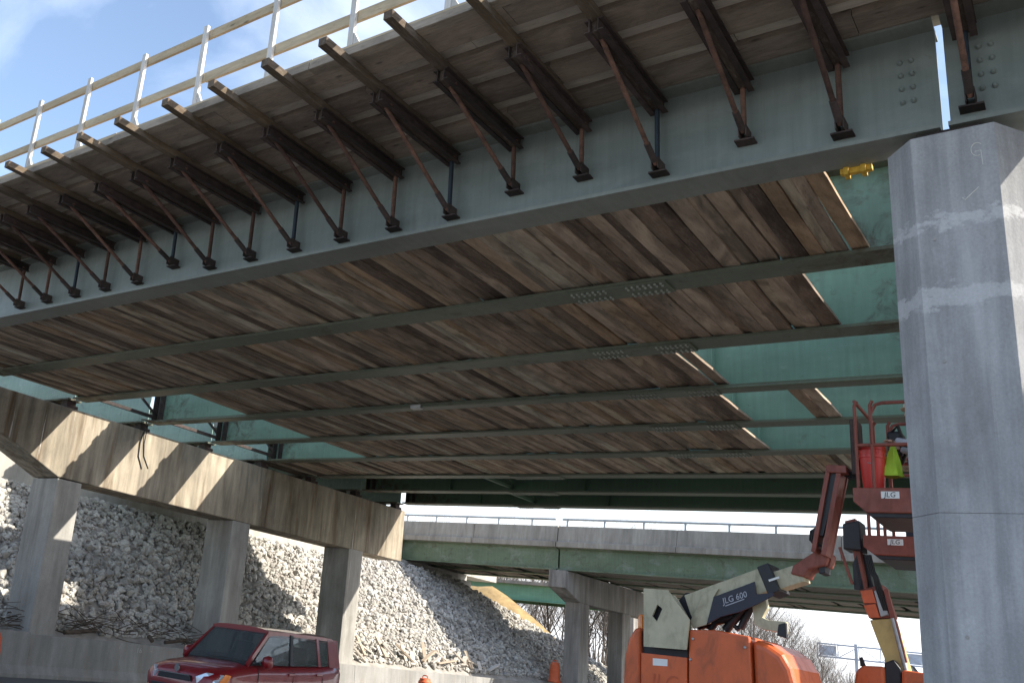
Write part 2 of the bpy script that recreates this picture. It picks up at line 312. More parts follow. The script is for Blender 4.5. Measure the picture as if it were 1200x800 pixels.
# ------------------------------------------------------------------ mesh helpers
class MB:
    def __init__(s, xf=None): s.v = []; s.f = []; s.xf = xf
    def add(s, pts, faces):
        n = len(s.v)
        s.v += [tuple(s.xf(p)) if s.xf else tuple(p) for p in pts]
        s.f += [tuple(i+n for i in f) for f in faces]; return s
    def box(s, x0, x1, y0, y1, z0, z1):
        return s.add([(x0,y0,z0),(x1,y0,z0),(x1,y1,z0),(x0,y1,z0),(x0,y0,z1),(x1,y0,z1),(x1,y1,z1),(x0,y1,z1)],
                     [(3,2,1,0),(4,5,6,7),(0,1,5,4),(1,2,6,5),(2,3,7,6),(3,0,4,7)])
    def prism(s, poly, axis, lo, hi):              # polygon in the two other axes, extruded along axis
        def P(a, b, t):
            return [(t,a,b),(a,t,b),(a,b,t)][axis]
        n = len(poly)
        return s.add([P(a,b,lo) for a,b in poly]+[P(a,b,hi) for a,b in poly],
                     [tuple(range(n-1,-1,-1)), tuple(range(n,2*n))]+[(i,(i+1)%n,n+(i+1)%n,n+i) for i in range(n)])
    def beam(s, p, q, w, h, up=(0,0,1)):
        p, q = Vector(p), Vector(q); d = (q-p).normalized(); u = Vector(up); r = d.cross(u)
        if r.length < 1e-4: r = d.cross(Vector((0,1,0)))
        r.normalize(); u = r.cross(d); r = r*(w/2); u = u*(h/2)
        return s.add([p-r-u,p+r-u,p+r+u,p-r+u,q-r-u,q+r-u,q+r+u,q-r+u],
                     [(3,2,1,0),(4,5,6,7),(0,1,5,4),(1,2,6,5),(2,3,7,6),(3,0,4,7)])
    def tube(s, path, r, n=8, cap=True):
        path = [Vector(p) for p in path]; rs = r if isinstance(r, (list, tuple)) else [r]*len(path)
        rings = []; u = None
        for i, p in enumerate(path):
            a = path[max(i-1,0)]; b = path[min(i+1,len(path)-1)]; d = (b-a).normalized()
            if u is None:
                u = d.cross(Vector((0,0,1)));
                if u.length < 0.05: u = d.cross(Vector((1,0,0)))
            u = (u-d*u.dot(d)).normalized(); w = d.cross(u)
            rings.append([p+(u*math.cos(2*math.pi*k/n)+w*math.sin(2*math.pi*k/n))*rs[i] for k in range(n)])
        pts = [q for ring in rings for q in ring]; fs = []
        for i in range(len(path)-1):
            for k in range(n): fs.append((i*n+k, i*n+(k+1)%n, (i+1)*n+(k+1)%n, (i+1)*n+k))
        if cap: fs += [tuple(range(n-1,-1,-1)), tuple(range((len(path)-1)*n, len(path)*n))]
        return s.add(pts, fs)
    def lathe(s, c, prof, n=16, axis=2):
        pts = []
        for r, h in prof:
            for k in range(n):
                a = 2*math.pi*k/n; q = [0,0,0]; o = [i for i in range(3) if i != axis]
                q[axis] = h; q[o[0]] = r*math.cos(a); q[o[1]] = r*math.sin(a)
                pts.append((c[0]+q[0], c[1]+q[1], c[2]+q[2]))
        fs = []
        for i in range(len(prof)-1):
            for k in range(n): fs.append((i*n+k, i*n+(k+1)%n, (i+1)*n+(k+1)%n, (i+1)*n+k))
        fs += [tuple(range(n-1,-1,-1)), tuple(range((len(prof)-1)*n, len(prof)*n))]
        return s.add(pts, fs)
    def mesh(s, name, mat, origin, smooth=None, shear=True):
        me = bpy.data.meshes.new(name)
        a = np.array(s.v, float)-np.array(origin, float)
        if shear: a = a @ L.T
        me.from_pydata(a.tolist(), [], s.f); me.materials.append(mat)
        bm = bmesh.new(); bm.from_mesh(me); bmesh.ops.recalc_face_normals(bm, faces=bm.faces); bm.to_mesh(me); bm.free()
        if smooth:
            me.polygons.foreach_set('use_smooth', [True]*len(me.polygons)); me.set_sharp_from_angle(angle=math.radians(smooth))
        me.update(); return me
    def build(s, name, mat, parent=None, origin=None, smooth=None, bevel=0, seg=2):
        a = np.array(s.v)
        if origin is None: origin = tuple((a.min(0)+a.max(0))/2) if parent is not None else (float((a[:,0].min()+a[:,0].max())/2), float((a[:,1].min()+a[:,1].max())/2), float(a[:,2].min()))
        me = s.mesh(name, M[mat] if isinstance(mat, str) else mat, origin, smooth)
        o = link(name, me, parent, origin)
        if bevel:
            b = o.modifiers.new('bevel', 'BEVEL'); b.width = bevel; b.segments = seg; b.limit_method = 'ANGLE'; b.angle_limit = math.radians(35)
            b.harden_normals = False
        return o
ORG = {}
def link(name, data, parent, origin):
    o = bpy.data.objects.new(name, data); COL.objects.link(o); ORG[o.name] = tuple(origin)
    if parent is not None:
        o.parent = parent; po = ORG[parent.name]; o.location = Vector(L @ (np.array(origin)-np.array(po)))
    else: o.location = T(origin)
    return o
def tag(o, label, cat, group=None, kind=None):
    if label: o['label'] = label
    if cat: o['category'] = cat
    if group: o['group'] = group
    if kind: o['kind'] = kind
    return o
def thing(name, label, cat, origin, group=None):
    return tag(link(name, None, None, origin), label, cat, group)
def copy_part(src, parent, origin, mat=None):
    o = src.copy(); COL.objects.link(o); ORG[o.name] = tuple(origin); o.parent = parent
    o.location = Vector(L @ (np.array(origin)-np.array(ORG[parent.name]))) if parent is not None else T(origin)
    return o
def B(x0,x1,y0,y1,z0,z1): return MB().box(x0,x1,y0,y1,z0,z1)
ORD = ['first','second','third','fourth','fifth','sixth','seventh','eighth','ninth','tenth','eleventh','twelfth','thirteenth','fourteenth','fifteenth','sixteenth','seventeenth','eighteenth','nineteenth','twentieth','twenty-first','twenty-second']

# ------------------------------------------------------------------ ground, embankment
gm = MB(); N = 24
xs = np.linspace(-420, 420, N+1); ys = np.linspace(-60, 760, N+1)
gm.add([(x, y, G) for y in ys for x in xs], [(j*(N+1)+i, j*(N+1)+i+1, (j+1)*(N+1)+i+1, (j+1)*(N+1)+i) for j in range(N) for i in range(N)])
tag(gm.build('ground', 'ground', origin=(0,0,G)), None, None, kind='structure')

def emb_z(x, y):
    toe = -1.0 + (-25.4-x)/1.6
    crest = (3.5 if y < 34 else min(3.95, 3.5+(y-34)*0.15)) if y < 43 else 3.95-0.47*(y-43)
    return max(G-0.3, min(toe, crest))
em = MB(); ex = np.linspace(-25.0, -60, 60); eyv = np.linspace(2, 66, 80)
em.add([(float(x), float(y), emb_z(x, y)-0.06+0.05*random.uniform(-1, 1)) for y in eyv for x in ex],
       [(j*60+i, j*60+i+1, (j+1)*60+i+1, (j+1)*60+i) for j in range(79) for i in range(59)])
emb = em.build('embankment', 'soil', origin=(-30, 25, -1), smooth=40)
tag(emb, None, None, kind='structure')
# rubble: the stones that show largest are single pieces, the rest one mass
def ico(sub):
    bm = bmesh.new(); bmesh.ops.create_icosphere(bm, subdivisions=sub, radius=1.0)
    v = np.array([q.co[:] for q in bm.verts]); f = [[w.index for w in fc.verts] for fc in bm.faces]; bm.free(); return v, np.array(f)
iv, iF = ico(2); iv1, iF1 = ico(1)
variants = []
for k in range(10):
    d = rng.normal(size=(7, 3)); d /= np.linalg.norm(d, axis=1)[:, None]; cut = rng.uniform(0.45, 0.9, 7)
    v = iv.copy()
    for dd, cc in zip(d, cut):
        t = v @ dd; v -= np.outer(np.maximum(t-cc, 0), dd)
    v *= rng.uniform(0.65, 1.25, 3); variants.append(v)
def rot_rand():
    q = rng.normal(size=4); q /= np.linalg.norm(q); w, x, y, z = q
    return np.array([[1-2*(y*y+z*z),2*(x*y-z*w),2*(x*z+y*w)],[2*(x*y+z*w),1-2*(x*x+z*z),2*(y*z-x*w)],[2*(x*z-y*w),2*(y*z+x*w),1-2*(x*x+y*y)]])
pts = []
for _ in range(24000):
    x = -25.5-8.2*rng.random(); y = 10.5+42*rng.random()**1.15
    z = emb_z(x, y)
    if z > -1.6:
        r = 0.042+0.095*rng.random()**2.6
        if rng.random() < 0.05: r *= 1.5
        pts.append((x, y, z+r*0.25, r))
pts.sort(key=lambda p: -p[3]/math.sqrt(p[0]**2+p[1]**2) if 12.5 < p[1] < 34 else 0)
V = []; Fc = []; nv = 0
for (x, y, z, r) in pts[300:]:
    if r < 0.07:
        v = (iv1*rng.uniform(0.75, 1.25, (12, 3))*rng.uniform(0.7, 1.3, 3) @ rot_rand().T)*r + np.array([x, y, z]); V.append(v); Fc.append(iF1+nv); nv += len(v); continue
    v = (variants[rng.integers(10)] @ rot_rand().T)*r + np.array([x, y, z]); V.append(v); Fc.append(iF+nv); nv += len(v)
sm = MB(); sm.v = [tuple(p) for p in np.concatenate(V)]; sm.f = [tuple(f) for f in np.concatenate(Fc).tolist()]
ls = sm.build('loose_stones', 'stone', emb, origin=(-30, 25, -1)); ls['kind'] = 'stuff'
smesh = []
for k in range(10):
    mb = MB(); mb.v = [tuple(p) for p in variants[k]]; mb.f = [tuple(f) for f in iF.tolist()]; smesh.append(mb.mesh('stone', M['stone'], (0,0,0), shear=False))
for (x, y, z, r) in pts[:300]:
    o = link('stone', smesh[rng.integers(10)], emb, (x, y, z)); o.scale = (r, r, r)
    o.rotation_euler = tuple(rng.uniform(0, 6.28, 3))

# straw slope beyond the far bridge
st = MB(); sx = np.linspace(-30, -62, 24); sy = np.linspace(53, 75, 18)
st.add([(float(x), float(y), max(G-0.2, min(4.7, 1.25+(-33.6-x)*0.62)) - abs(y-57)*0.6 + 0.12*random.uniform(-1, 1)) for y in sy for x in sx],
       [(j*24+i, j*24+i+1, (j+1)*24+i+1, (j+1)*24+i) for j in range(17) for i in range(23)])
tag(st.build('straw_bank', 'straw', origin=(-45, 62, G), smooth=60), None, None, kind='structure')

# ------------------------------------------------------------------ main bridge girders
H = 5.2; GT = 6.42; SP = 2.4; GY = [8.7+SP*i for i in range(9)]
def girder(name, label, y, x0, x1, web, fl, stiff=(), splice=None, studs=False, group=None, boltgroups=(), endst=()):
    t = thing(name, label, 'girder', (x1, y, H), group)
    B(x0, x1, y-0.008, y+0.008, H+0.045, GT-0.03).build('web', web, t)
    B(x0, x1, y-0.2, y+0.2, H, H+0.045).build('bottom_flange', fl, t)
    B(x0, x1, y-0.19, y+0.19, GT-0.03, GT).build('top_flange', fl, t)
    for sx_ in stiff:
        MB().prism([(y-0.008, H+0.047), (y-0.17, H+0.047), (y-0.17, GT-0.032), (y-0.008, GT-0.032)], 0, sx_-0.008, sx_+0.008).build('stiffener', web, t)
    if endst:
        for xx in endst: B(xx-0.012, xx+0.012, y-0.185, y-0.009, H+0.047, GT-0.032).build('bearing_stiffener', 'rust_dark', t)
    if splice:
        s0, s1 = splice
        sp = B(s0, s1, y-0.195, y+0.195, H-0.028, H-0.002).build('splice_plate', fl, t, bevel=0.006)
        bm_ = MB()
        for a in (s0+0.08, s1-0.62):
            for k in range(7):
                for yy in (y-0.15, y-0.08, y+0.08, y+0.15):
                    bm_.lathe((a+k*0.09, yy, H-0.05), [(0.018, 0), (0.021, 0.008), (0.021, 0.022)], 6)
        bo = bm_.build('bolts', 'bolt', sp); bo['kind'] = 'stuff'
    for (bx, bz) in boltgroups:
        for i in range(2):
            for k in range(4):
                MB().lathe((bx+i*0.105-k*0.0, y-0.03, bz-k*0.15), [(0.012, -0.012), (0.026, 0.004), (0.026, 0.022)], 10, axis=1).build('bolt', web, t, smooth=40)
    if studs:
        sm_ = MB(); x = x0+0.2
        while x < x1-0.3:
            l = random.uniform(0.08, 0.3); h = random.uniform(0.02, 0.24)
            sm_.box(x, x+l, y-0.17+random.uniform(0, 0.05), y+0.17-random.uniform(0, 0.05), GT+0.001, GT+h); x += l+random.uniform(0.06, 0.28)
        q = sm_.build('concrete_remnants', 'slab', t); q['kind'] = 'stuff'
    return t
XL, XR = -24.05, -1.03
girder('steel_girder', 'grey-green outer steel girder carrying the rusty overhang brackets', GY[0], XL, XR, 'g1', 'g1_flange', boltgroups=((-1.37, 6.11),))
girder('steel_girder', 'grey-green outer girder continuing right of the joint above the near column', GY[0], -0.96, 9, 'g1', 'g1_flange', boltgroups=((-0.66, 6.08),))
desc = ['just behind the grey-green outer girder, bolted splice plate below', 'second behind the outer girder, spliced underneath', 'third behind the outer girder with a conduit along its flange',
        'fourth behind the outer girder, teal web bare at both ends', 'fifth behind the outer girder, teal web pale near the pier', 'sixth behind the outer girder, where the plank shield ends',
        'second to last from the outer girder, dark under the deck', 'far outer one seen last against the bright sky strip']
for i in range(1, 9):
    y = GY[i]
    spx = [(-6.57, -4.96), (-7.5, -5.6), (-8.0, -6.1), (-8.6, -6.6), (-9.2, -7.2), (-15.6, -13.8), (-17.2, -15.4), (-18.6, -16.8)][i-1]
    girder('steel_girder', 'green steel girder ' + desc[i-1], y, XL, XR, 'teal' if i < 6 else 'shaded_web', 'olive',
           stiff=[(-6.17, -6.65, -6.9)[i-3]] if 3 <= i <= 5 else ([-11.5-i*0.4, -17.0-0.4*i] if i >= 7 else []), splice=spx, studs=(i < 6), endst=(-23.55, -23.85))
for i in range(1, 9):   # end span to the abutment
    girder('steel_girder', 'weathered pale green girder left of the left pier, %s back from the outer girder' % ORD[i-1], GY[i], -33.9, -24.3, 'teal_pale', 'olive', studs=(i < 6), group='end span girders')
for i in range(1, 9):   # right-hand span
    girder('steel_girder', 'green girder of the right-hand span hidden behind the near column', GY[i], -0.96, 9, 'teal', 'olive', group='right-hand span girders')
dk = tag(link('deck_slab', None, None, (-12, 25, GT)), 'remaining concrete deck over the four far girders', 'bridge deck')
MB().box(-33.9, 9, 20.45, 29.05, GT+0.003, GT+0.22).build('slab', 'slab', dk, bevel=0.01)
MB().box(-33.9, 9, 28.75, 29.05, GT+0.222, GT+0.7).build('curb', 'slab', dk, bevel=0.02)
# dark end diaphragms and cross frames
def xframe(x, i, label, group, m='rust_dark'):
    y0, y1 = GY[i]+0.02, GY[i+1]-0.02
    t = thing('cross_frame', label, 'cross frame', (x, (y0+y1)/2, H+0.1), group)
    MB().beam((x, y0, GT-0.16), (x, y1, GT-0.16), 0.09, 0.09).build('top_strut', m, t)
    MB().beam((x, y0, H+0.17), (x, y1, H+0.17), 0.09, 0.09).build('bottom_strut', m, t)
    MB().beam((x+0.06, y0, H+0.2), (x+0.06, (y0+y1)/2, GT-0.22), 0.02, 0.08).build('diagonal', m, t)
    MB().beam((x+0.06, y1, H+0.2), (x+0.06, (y0+y1)/2, GT-0.22), 0.02, 0.08).build('diagonal', m, t)
    return t
for i in range(1, 6): xframe(-23.9, i, 'rusty cross frame above the left pier cap, %s from the left' % ORD[i-1], 'cross frames over the left pier')
for i in (6, 7):
    xframe(-13.6-0.6*i, i, 'dark green cross frame under the remaining deck, %s of the two bays' % ('nearer' if i == 6 else 'farther'), 'cross frames under the deck', 'shaded_web')

# ------------------------------------------------------------------ plank shield between girders
pm = {}
for w in (0.14, 0.185, 0.2, 0.235, 0.25):
    for q in range(2):
        mb = MB(); hw = w/2
        n = 6; ysn = np.linspace(-1.13, 1.13, n); P = []; 
        for yy in ysn:
            dx = random.uniform(-0.006, 0.006); dz = random.uniform(-0.004, 0.004)
            P += [(-hw+dx, yy, dz), (hw+dx, yy, dz+random.uniform(-0.003, 0.003)), (hw+dx, yy, 0.048+dz), (-hw+dx, yy, 0.048+dz)]
        F_ = [(0,1,2,3), tuple(range((n-1)*4, n*4))]
        for k in range(n-1):
            for a in range(4): F_.append((k*4+a, k*4+(a+1)%4, (k+1)*4+(a+1)%4, (k+1)*4+a))
        mb.add(P, F_); pm.setdefault(w, []).append(mb.mesh('plank', M['plank_y'], (0,0,0)))
bays = [(0, -24.0, -2.25), (1, -23.7, -3.2), (2, -19.3, -5.85), (3, -19.35, -6.25), (4, -19.5, -6.65), (5, -25.2, -1.5)]
bl = ['nearest the camera, behind the outer girder', 'second bay in from the outer girder', 'third bay in from the outer girder', 'fourth bay inward with two stray planks', 'fifth bay in from the outer girder', 'farthest bay, last before the dark deck']
for i, xa, xb in bays:
    yc = (GY[i]+GY[i+1])/2
    t = thing('plank_shield', 'brown plank shield on girder flanges, ' + bl[i], 'plank shield', (xb, yc, H+0.05), 'plank shields under the bridge')
    x = xb
    first = True
    while x > xa:
        w = random.choice(list(pm)); x -= w/2
        o = link('plank', random.choice(pm[w]), t, (x, yc+random.uniform(-0.03, 0.03), H+0.05+random.choice((0, 0, 0.004, 0.012, 0.025, 0.04))))
        o.rotation_euler = (random.uniform(-0.003, 0.003), random.uniform(-0.06, 0.06), random.uniform(-0.009, 0.009))
        x -= w/2 + random.choice((0.006, 0.010, 0.014, 0.022)) + (0.03 if random.random() < 0.07 else 0)
    x = xb-0.45
    while x-1.22 > xa+0.2:
        B(x-1.21, x, yc-1.1, yc+1.1, H+0.148, H+0.166).build('light_block_sheet', 'plank_x', t); x -= 1.22  # unseen sheets added to block light through the plank gaps
    if i == 3:
        for xx in (-4.78, -4.52): link('plank', pm[0.235][0], t, (xx, yc, H+0.05))

# ------------------------------------------------------------------ overhang formwork
ovx0, ovx1 = -21.5, 5.0
ov = thing('overhang_formwork', 'weathered plank overhang formwork with pale edge boards above the brackets', 'formwork', (-6, 7.5, 6.42))
ye = np.linspace(6.56, 8.50, 8)
for k in range(7):
    z0 = 6.425 + (0.0 if k % 2 == 0 else 0.085); ov_ = 0.03 if k % 2 == 0 else 0.0
    x = ovx1 - random.uniform(0, 3)-0.2; xe = ovx1
    while xe > ovx0:
        xs_ = max(x, ovx0)
        B(xs_+0.004, xe-0.004, ye[k]-ov_+0.001, ye[k+1]+ov_-0.001, z0+random.uniform(0, 0.006), z0+(0.088 if k % 2 == 0 else 0.04)).build('plank', 'strip_dark' if k % 2 == 0 else 'strip_light', ov)
        xe = x; x -= random.choice((3.6, 4.2, 4.8))
for (mat, y0, y1, z0, z1, nm) in (('edge_timber', 6.44, 6.555, 6.425, 6.53, 'edge_timber'), ('pine', 6.47, 6.555, 6.533, 6.60, 'edge_board'), ('edge_timber', 6.558, 6.66, 6.533, 6.57, 'edge_board')):
    xe = ovx1
    while xe > ovx0:
        l = random.choice((3.6, 4.2, 4.9)); x = max(ovx0, xe-l)
        dy = random.uniform(-0.008, 0.008)
        B(x+0.004, xe-0.004, y0+dy, y1+(dy if mat == 'pine' else 0), z0, z1).build(nm, mat, ov, bevel=0.004, seg=1); xe = x

x = ovx1
while x > ovx0:
    B(x-2.42, x-0.004, 6.67, 8.86, 6.556, 6.572).build('light_block_sheet', 'plank_x', ov); x -= 2.43  # sheets added on top to close the light slits between strips
# brackets
bk = {}
def bracket(k, x):
    short = k in (1, 3, 4, 11); zf = 5.56 if short else 5.40
    lab = ('overhang bracket to the right of the sky slit above the near column' if k == -1 else 'overhang bracket at the right edge beyond the near column' if k < -1 else
           'rusty overhang bracket, %s left of the near column, %s' % (ORD[k], 'foot high on the web' if short else 'foot low on the web'))
    t = thing('overhang_bracket', lab, 'bracket', (x, 8.65, zf), 'overhang brackets')
    O = ORG[t.name]
    def P(key, fn, dx, nm, mat, **kw):
        kk = (key, short, mat)
        if kk not in bk:
            o = fn().build(nm, mat, t, origin=(x, 7.6, 6.2), **kw); bk[kk] = (o, 0)
        else: o = copy_part(bk[kk][0], t, (x, 7.6, 6.2))
        return o
    t.rotation_euler = (random.uniform(-0.008, 0.008), 0, random.uniform(-0.03, 0.03))
    P('joist', lambda: B(x-0.066, x+0.066, 6.05, 8.42, 6.318, 6.421), 0, 'joist', 'joist', bevel=0.004, seg=1)
    for s_ in (-1, 1):
        a = x+s_*0.05
        def chan(s_=s_):
            m_ = MB(); c = x+s_*0.052
            m_.box(c-0.008, c+0.008, 7.0, 8.62, 6.165, 6.314)
            lo, hi = (c+0.008, c+0.06) if s_ > 0 else (c-0.06, c-0.008)
            m_.box(lo, hi, 7.0, 8.62, 6.30, 6.314); m_.box(lo, hi, 7.0, 8.62, 6.165, 6.179); return m_
        P('chan%d' % s_, chan, 0, 'channel', 'rust_dark')
    P('slot_fill', lambda: B(x-0.043, x+0.043, 7.04, 8.58, 6.185, 6.312), 0, 'dark_slot_filler', 'slot_dark')  # filler added so the slot between the channels reads dark
    for yy in (7.2, 8.5): P('pin%s' % yy, lambda: MB().tube([(x-0.09, yy, 6.215), (x+0.09, yy, 6.215)], 0.018, 6), 0, 'pin', 'rust')
    mv = 'blue_steel' if k % 3 == 2 or k in (5, 8) else 'rust'
    P('vert', lambda: MB().tube([(x, 8.56, 6.2), (x, 8.58, zf+0.1)], 0.031, 8), 0, 'vertical_tube', mv, smooth=50)
    P('diag', lambda: MB().tube([(x, 7.18, 6.20), (x, 7.7, 6.2-0.375*(6.2-zf-0.08)), (x, 8.54, zf+0.08)], [0.03, 0.03, 0.03], 8), 0, 'diagonal_tube', 'rust', smooth=50)
    P('sleeve', lambda: MB().tube([(x, 8.3, zf+0.08+0.175*(6.12-zf)), (x, 8.5, zf+0.08+0.03*(6.12-zf))], 0.041, 8), 0, 'adjuster', 'rust_dark', smooth=50)
    P('foot', lambda: MB().box(x-0.11, x+0.11, 8.56, 8.688, zf, zf+0.018).box(x-0.045, x-0.033, 8.5, 8.688, zf+0.018, zf+0.15).box(x+0.033, x+0.045, 8.5, 8.688, zf+0.018, zf+0.15), 0, 'foot', 'rust_dark')
for k in range(-2, 17): bracket(k, -0.76 if k == -1 else -1.95-1.02*k + random.uniform(-0.015, 0.015))

# guard rail
gr = thing('guard_rail', 'pale timber guard rail along the overhang edge against blue sky', 'railing', (-10, 6.5, 6.6))
def rail(z0, z1):
    xe = 3.5
    while xe > -21:
        l = 4.5; B(xe-l+0.003, xe-0.003, 6.555, 6.593, z0+random.uniform(-0.012, 0.012), z1).build('rail', 'pine', gr, bevel=0.003, seg=1); xe -= l
rail(7.69, 7.83); rail(6.99, 7.13)
k = 0
for k in range(-4, 13):
    x = -14.6+1.5*k
    lean = random.uniform(-0.02, 0.02)
    MB().beam((x+lean*0.2, 6.53, 6.602), (x+lean, 6.53, 7.88+random.uniform(-0.02, 0.03)), 0.09, 0.045, up=(0,1,0)).build('post', 'pine_z', gr, bevel=0.003, seg=1)
    MB().prism([(x+0.05, 6.602), (x+0.17, 6.602), (x+0.05, 6.80)], 1, 6.515, 6.55).build('base_gusset', 'pine_z', gr)

# ------------------------------------------------------------------ piers
XF, XB = -24.35, -25.7
p1 = thing('bridge_pier', 'stained concrete pier with deep cap and three columns beneath the left girder ends', 'pier', (-25, 20, G))
capm = MB().prism([(8.0, 4.99), (8.0, 4.3), (10.9, 4.22), (13.46, 3.06), (28.3, 3.0), (28.3, 4.99)], 0, XB, XF)
capm.build('cap', 'pier', p1, bevel=0.025)
for y0, y1 in ((13.46, 14.2), (19.65, 20.4), (25.25, 26.02)):
    B(XB+0.004, XF-0.004, y0, y1, G, 3.03).build('column', 'pier_col', p1, bevel=0.03)
for y in GY: MB().box(XF-0.45, XF-0.02, y-0.17, y+0.17, 4.985, 5.08).box(XF-0.38, XF-0.09, y-0.13, y+0.13, 5.08, 5.195).build('bearing', 'rust_dark', p1)
for y in GY[1:]: B(XB+0.1, XB+0.5, y-0.15, y+0.15, 4.985, 5.195).build('bearing', 'rust_dark', p1)

p2 = thing('bridge_pier', 'near grey concrete column with chamfered corners filling the right edge', 'column', (-0.95, 9.2, G))
ch = 0.26
oc = [(-1.29, 8.44), (-0.58, 8.42), (-0.36, 8.70), (-0.36, 9.5), (-0.58, 9.74), (-1.29, 9.74), (-1.55, 9.5), (-1.55, 8.70)]
MB().prism(oc, 2, 1.592, 5.10).build('column', 'near_col', p2, bevel=0.004)
MB().prism(oc, 2, G, 1.590).build('column', 'near_col', p2, bevel=0.004)
for hx_ in (-1.15, -0.72):
    for hz_ in (4.05, 2.9, 0.6): MB().lathe((hx_, 8.433, hz_), [(0.016, -0.004), (0.016, 0.004)], 10, axis=1).build('tie_hole_plug', 'bgpier', p2)
B(-1.4, -0.5, 9.75, 28.4, 4.0, 5.05).build('cap', 'pier_col', p2, bevel=0.02)
for yy in (17.5, 26.0): MB().prism([(a, b+yy-9.1) for a, b in oc], 2, G, 3.99).build('column', 'near_col', p2)
MB().box(-1.25, -0.7, 8.55, 8.86, 5.085, 5.195).build('bearing', 'rust_dark', p2)
# chalk marks on the near column
def text_mesh(s, size, name, mat, origin, parent, right=(1,0,0), up=(0,0,1), ext=0.002, shear_up=0, offset=0.0):
    cu = bpy.data.curves.new('txt', 'FONT'); cu.body = s; cu.size = size; cu.extrude = 0; cu.align_x = 'CENTER'; cu.align_y = 'CENTER'; cu.offset = offset; cu.resolution_u = 3
    ob = bpy.data.objects.new('txt', cu); COL.objects.link(ob)
    dg = bpy.context.evaluated_depsgraph_get(); me0 = bpy.data.meshes.new_from_object(ob.evaluated_get(dg))
    r, u = Vector(right).normalized(), Vector(up).normalized()
    mb = MB(); mb.v = [tuple(Vector(origin)+r*v.co.x+u*v.co.y) for v in me0.vertices]; mb.f = [tuple(p.vertices) for p in me0.polygons]
    bpy.data.objects.remove(ob); bpy.data.curves.remove(cu); bpy.data.meshes.remove(me0)
    return mb.build(name, mat, parent, origin=origin)
def stroke(pts, r, name, mat, parent): return MB().tube(pts, r, 5).build(name, mat, parent)
fy = lambda x: 8.44-0.02*(x+1.29)/0.71-0.001
cxk = -0.735
stroke([(cxk+0.05*math.cos(a), fy(cxk), 4.86+0.065*math.sin(a)) for a in np.linspace(0.7, 5.2, 12)], 0.0035, 'chalk_mark', 'chalk', p2)
stroke([(cxk-0.02, fy(cxk), 4.84), (cxk+0.03, fy(cxk), 4.845), (cxk+0.035, fy(cxk), 4.70)], 0.003, 'chalk_mark', 'chalk', p2)
stroke([(-0.89, fy(-0.8), 4.41), (-0.87, fy(-0.8), 4.385), (-0.75, fy(-0.8), 4.49)], 0.0045, 'chalk_mark', 'chalk', p2)

# barrier wall along the road
bw = thing('concrete_barrier', 'long low concrete barrier wall along the foot of the left pier', 'barrier', (-24.2, 25, G))
def barrier(y0, y1, m='barrier', xo=0.0, z=-1.05):
    MB().prism([(-24.32+xo, G), (-24.05+xo, G), (-24.05+xo, G+0.1), (-24.16+xo, G+0.3), (-24.2+xo, z), (-24.32+xo, z)], 1, y0, y1).build('barrier_segment', m, bw, bevel=0.012)
barrier(13.42, 26.0); barrier(26.01, 33.0); barrier(33.01, 60.0)
barrier(4.0, 13.40, xo=0.09, z=-1.0)
for (s, y, z, sz, mt) in (('1', 16.1, -1.18, 0.17, 'chalk'), ('16', 16.75, -1.22, 0.2, 'chalk'), ('0', 17.15, -1.25, 0.13, 'chalk'), ('731', 17.85, -1.22, 0.19, 'chalk_red')):
    text_mesh(s, sz, 'chalk_number', mt, (-24.155 if z > -1.3 else -24.12, y, z), bw, right=(0,1,0), up=(-0.02,0,1), offset=-0.006)

# abutment
ab = thing('abutment', 'pale concrete abutment at the top of the rubble slope behind the left pier', 'abutment', (-34.5, 20, 3))
B(-36.2, -33.35, 4, 30.5, 2.4, 4.98).build('seat', 'abut', ab, bevel=0.03)
B(-36.2, -34.1, 4, 30.5, 4.985, 6.9).build('backwall', 'abut', ab, bevel=0.03)
B(-40, -33.9, 30.55, 37.9, 3.0, 6.2).build('wing_wall', 'abut', ab, bevel=0.03)
# bearing cable, conduit, clamp
cd = MB().tube([(-24.2, 15.62, H+0.06), (-23.4, 15.64, H-0.035), (-12, 15.66, H-0.035), (-1.2, 15.66, H-0.035)], 0.026, 8).build('conduit', 'olive', smooth=50)
tag(cd, 'thin steel conduit strapped under the third inner girder flange', 'conduit')
MB().box(-13.55, -13.25, 15.62, 15.74, H-0.09, H-0.01).build('junction_box', 'galv', cd)
cb = MB().tube([(-23.9, 15.6, 5.16), (-24.28, 15.85, 5.12), (-24.33, 15.78, 4.6), (-24.335, 15.8, 4.2), (-24.34, 15.98, 3.86)], 0.018, 6).build('loose_cable', 'cable', smooth=50)
tag(cb, 'thicker black cable drooping down the face of the left pier cap', 'cable')
cb2 = MB().tube([(-24.26, 15.9, 5.1), (-24.33, 15.92, 4.6), (-24.335, 15.98, 4.25), (-24.34, 16.2, 3.92)], 0.014, 6).build('loose_cable', 'cable', smooth=50)
tag(cb2, 'thinner black cable hanging beside the other on the pier cap face', 'cable')
cl = thing('beam_clamp', 'yellow beam clamp on the outer girder flange left of the near column', 'clamp', (-1.9, 9.0, 5.16))
B(-2.06, -1.74, 8.9, 8.96, 5.135, 5.197).build('jaw', 'yellow', cl, bevel=0.008)
B(-2.02, -1.97, 8.87, 8.99, 5.11, 5.195).build('bolt_block', 'yellow', cl, bevel=0.006); B(-1.85, -1.80, 8.87, 8.99, 5.11, 5.195).build('bolt_block', 'yellow', cl, bevel=0.006)

